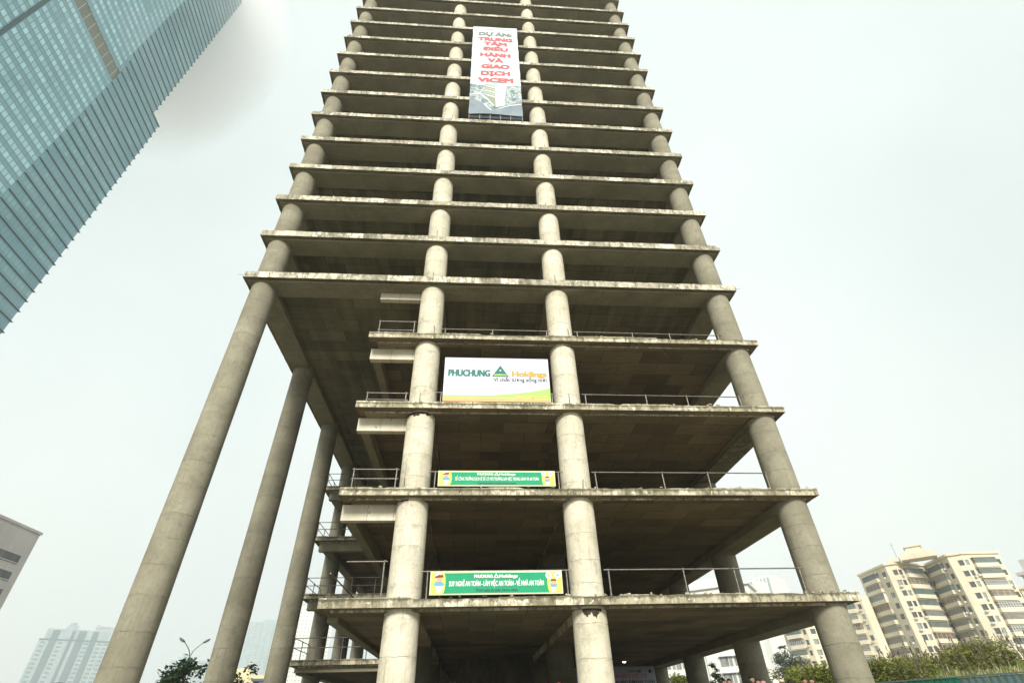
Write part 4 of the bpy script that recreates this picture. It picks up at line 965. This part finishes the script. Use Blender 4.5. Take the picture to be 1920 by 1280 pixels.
SK = flat('skin', (.30, .175, .115), .5, 0, .08, 20); HAIR = flat('black_hair', (.012, .010, .009), .45, 0, .3, 40); EYE = flat('eye_dark', (.02, .015, .01), .2); EYEW = flat('eye_white', (.7, .68, .64), .3)
def clothed(me, shirt, trousers):
    me = me.copy(); me.name = 'body'; me.materials.clear()
    for m in (SK, shirt, trousers, HAIR): me.materials.append(m)
    for p in me.polygons:
        c = p.center; hand = (abs(c.x) > .2 and c.z < .9) or (c.y < -.27 and 1.05 < c.z < 1.28)
        p.material_index = 3 if c.z < .075 else (0 if hand or c.z > 1.45 else (2 if c.z < .93 and abs(c.x) < .22 else 1))
        p.use_smooth = True
    return me
def person(x, y, rz, z, k, shirt, trousers, top, label, topcol=None, pose=0, scale=1.0):
    g = empty('person', (x, y, z), rz, label, 'person', 'people standing on the ground floor'); g.scale = (scale,)*3
    o = bpy.data.objects.new('body', clothed(BODY[pose], shirt, trousers)); COL.objects.link(o); o.parent = g
    for s in (-1, 1):
        b = MB(); b.ell((0, 0, 0), (.0125, .008, .0085), 10, 8, 0); b.ell((0, -.005, 0), (.006, .005, .006), 8, 6, 1); b.build('eye', [EYEW, EYE], g, (s*.03, -.082, 1.618))
    if top in ('hair', 'long'):
        b = MB(); n1, n2 = 18, 10; vs = []
        for j in range(n2+1):
            t = pi/2-(j/n2)*(2.0 if top == 'long' else 1.75)
            for i in range(n1):
                a = 2*pi*i/n1; fr = max(0, -sin(a)); tt = t if fr < .3 else max(t, .3*fr)
                wv = 1+.03*sin(7*a+j)
                dz = -.08*max(0, -t)*(1-fr) if top == 'long' else 0
                vs.append((.091*cos(tt)*cos(a)*wv, .01+.108*cos(tt)*sin(a)*wv, 1.635+.099*sin(tt)+dz))
        b.add(vs, [(j*n1+i, j*n1+(i+1) % n1, (j+1)*n1+(i+1) % n1, (j+1)*n1+i) for j in range(n2) for i in range(n1)], 0, True); b.build('hair', topcol or HAIR, g)
    else:
        b = MB(); n1, n2 = 20, 8; vs = []
        R0 = .118 if top == 'helmet' else .1
        for j in range(n2+1):
            t = pi/2*(1-j/n2)
            for i in range(n1):
                a = 2*pi*i/n1; vs.append((R0*cos(t)*cos(a), .01+R0*1.12*cos(t)*sin(a), 1.66+R0*(.95 if top == 'helmet' else .75)*sin(t)))
        b.add(vs, [(j*n1+i, j*n1+(i+1) % n1, (j+1)*n1+(i+1) % n1, (j+1)*n1+i) for j in range(n2) for i in range(n1)], 0, True)
        n = 20; rim = [(R0*cos(2*pi*i/n), .01+R0*1.12*sin(2*pi*i/n), 1.662) for i in range(n)]
        ex = [(c_[0]*1.1, c_[1]*(1.1 if c_[1] > -.02 else 1.5), 1.655) for c_ in rim]
        b.add(rim+ex+[(p[0], p[1], p[2]-.008) for p in ex], [(i, n+i, n+(i+1) % n, (i+1) % n) for i in range(n)]+[(n+i, 2*n+i, 2*n+(i+1) % n, n+(i+1) % n) for i in range(n)])
        b.build('helmet' if top == 'helmet' else 'cap', topcol, g)
        b = MB(); b.ell((0, .03, 1.62), (.083, .085, .06), 12, 8); b.build('hair', HAIR, g)
    return g
SH = [flat('shirt_%s' % n_, c, .85) for n_, c in (('white', (.6, .6, .58)), ('blue', (.08, .14, .3)), ('black', (.02, .02, .025)), ('orange', (.6, .2, .05)), ('grey', (.2, .2, .2)), ('green', (.05, .16, .09)), ('red', (.4, .04, .04)))]
TR = [flat('trousers_%s' % n_, c, .85) for n_, c in (('navy', (.02, .03, .06)), ('black', (.015, .015, .017)), ('khaki', (.2, .16, .1)))]
HW, HB, HP = flat('white_helmet', (.78, .78, .76), .3), flat('beige_cap', (.5, .42, .28), .8), flat('pink_cap', (.42, .2, .24), .8)
# (photo column of the head, photo row of its top, distance)
crowd = [(1408, 1266, 26.2, 'hair', None, 2, 0, 0, 'person with dark hair, leftmost of those before the shaded column', .3),
         (1420, 1271, 25.2, 'hair', None, 4, 1, 1, 'shorter dark haired person second from the left before the shaded column', -.4),
         (1430, 1275, 24.2, 'cap', HP, 0, 2, 0, 'person in a dull pink cap before the shaded column', .2),
         (1453, 1272.5, 25.0, 'helmet', HW, 3, 0, 0, 'person in a white safety helmet in front of the green bushes', .1),
         (1464, 1272, 25.8, 'cap', HB, 5, 2, 1, 'person in a beige cap right of the white helmet', -.3),
         (1480, 1273, 24.8, 'hair', None, 2, 1, 0, 'black haired person turned away, right of the beige cap', 2.8),
         (1506, 1269, 25.5, 'hair', None, 1, 0, 1, 'tallest looking black haired person facing the viewer, before the bushes', .25),
         (1520, 1269, 26.1, 'hair', None, 0, 1, 0, 'black haired person in white shirt, rightmost of the group, by the corner column', -.5),
         (1356, 1272, 27.2, 'hair', None, 4, 0, 0, 'black haired person in front of the white block, left one of the pair', .2),
         (1366, 1271, 26.4, 'hair', None, 3, 2, 1, 'black haired person in orange shirt, right one of the pair before the white block', -.2),
         (1048, 1278, 27.0, 'cap', flat('red_cap', (.55, .08, .06), .8), 0, 0, 0, 'lone person in a red cap, left of the inner front column', 0)]
for u, v, d, top, tcol, si, ti, pose, lab, tw in crowd:
    a, e = azel(u, v); x, y = CX+d*sin(a), CY+d*cos(a); zt = CZ+d*tan(e); hgt = 1.77 if top == 'helmet' else (1.735 if top == 'cap' else 1.73)
    sc_ = (zt-PL)/hgt
    person(x, y, -a+tw, PL, 0, SH[si], TR[ti], top, lab, tcol, pose, sc_)

# ------------------------------------------------------------------ air
def volume(name, dens, col, x0, x1, y0, y1, z0, z1, kind, an=.3):
    b = MB(); b.box(x0, x1, y0, y1, z0, z1)
    m = bpy.data.materials.new(name+'_air'); m.use_nodes = True; t = m.node_tree; t.nodes.clear(); pv = t.nodes.new('ShaderNodeVolumePrincipled')
    pv.inputs['Density'].default_value = dens; pv.inputs['Color'].default_value = (*col, 1); pv.inputs['Anisotropy'].default_value = an
    ou = t.nodes.new('ShaderNodeOutputMaterial'); t.links.new(pv.outputs[0], ou.inputs['Volume']); return tag(b.build(name, m), kind=kind)
import os
if not os.environ.get('NOHAZE'):
    volume('haze', .0005, (1, 1, 1), -900, 900, -120, 1150, -.6, 335, 'stuff')
    o = volume('low_cloud', .0, (1, 1, 1), -1, 1, -1, 1, -1, 1, 'stuff', 0)
    t = o.data.materials[0].node_tree; pv = t.nodes['Principled Volume']; tcn = t.nodes.new('ShaderNodeTexCoord'); gr = t.nodes.new('ShaderNodeTexGradient'); gr.gradient_type = 'SPHERICAL'
    nn = t.nodes.new('ShaderNodeTexNoise'); nn.inputs['Scale'].default_value = 2.2; nn.inputs['Detail'].default_value = 3
    ad = t.nodes.new('ShaderNodeMixRGB'); ad.blend_type = 'LINEAR_LIGHT'; ad.inputs[0].default_value = .16
    t.links.new(tcn.outputs['Object'], ad.inputs[1]); t.links.new(tcn.outputs['Object'], nn.inputs['Vector']); t.links.new(nn.outputs['Color'], ad.inputs[2]); t.links.new(ad.outputs[0], gr.inputs[0])
    m1 = t.nodes.new('ShaderNodeMath'); m1.operation = 'POWER'; m1.inputs[1].default_value = 1.5; m2 = t.nodes.new('ShaderNodeMath'); m2.operation = 'MULTIPLY'; m2.inputs[1].default_value = .24
    t.links.new(gr.outputs['Fac'], m1.inputs[0]); t.links.new(m1.outputs[0], m2.inputs[0]); t.links.new(m2.outputs[0], pv.inputs['Density'])
    o.location = (-168, 92, 330); o.scale = (66, 80, 112)
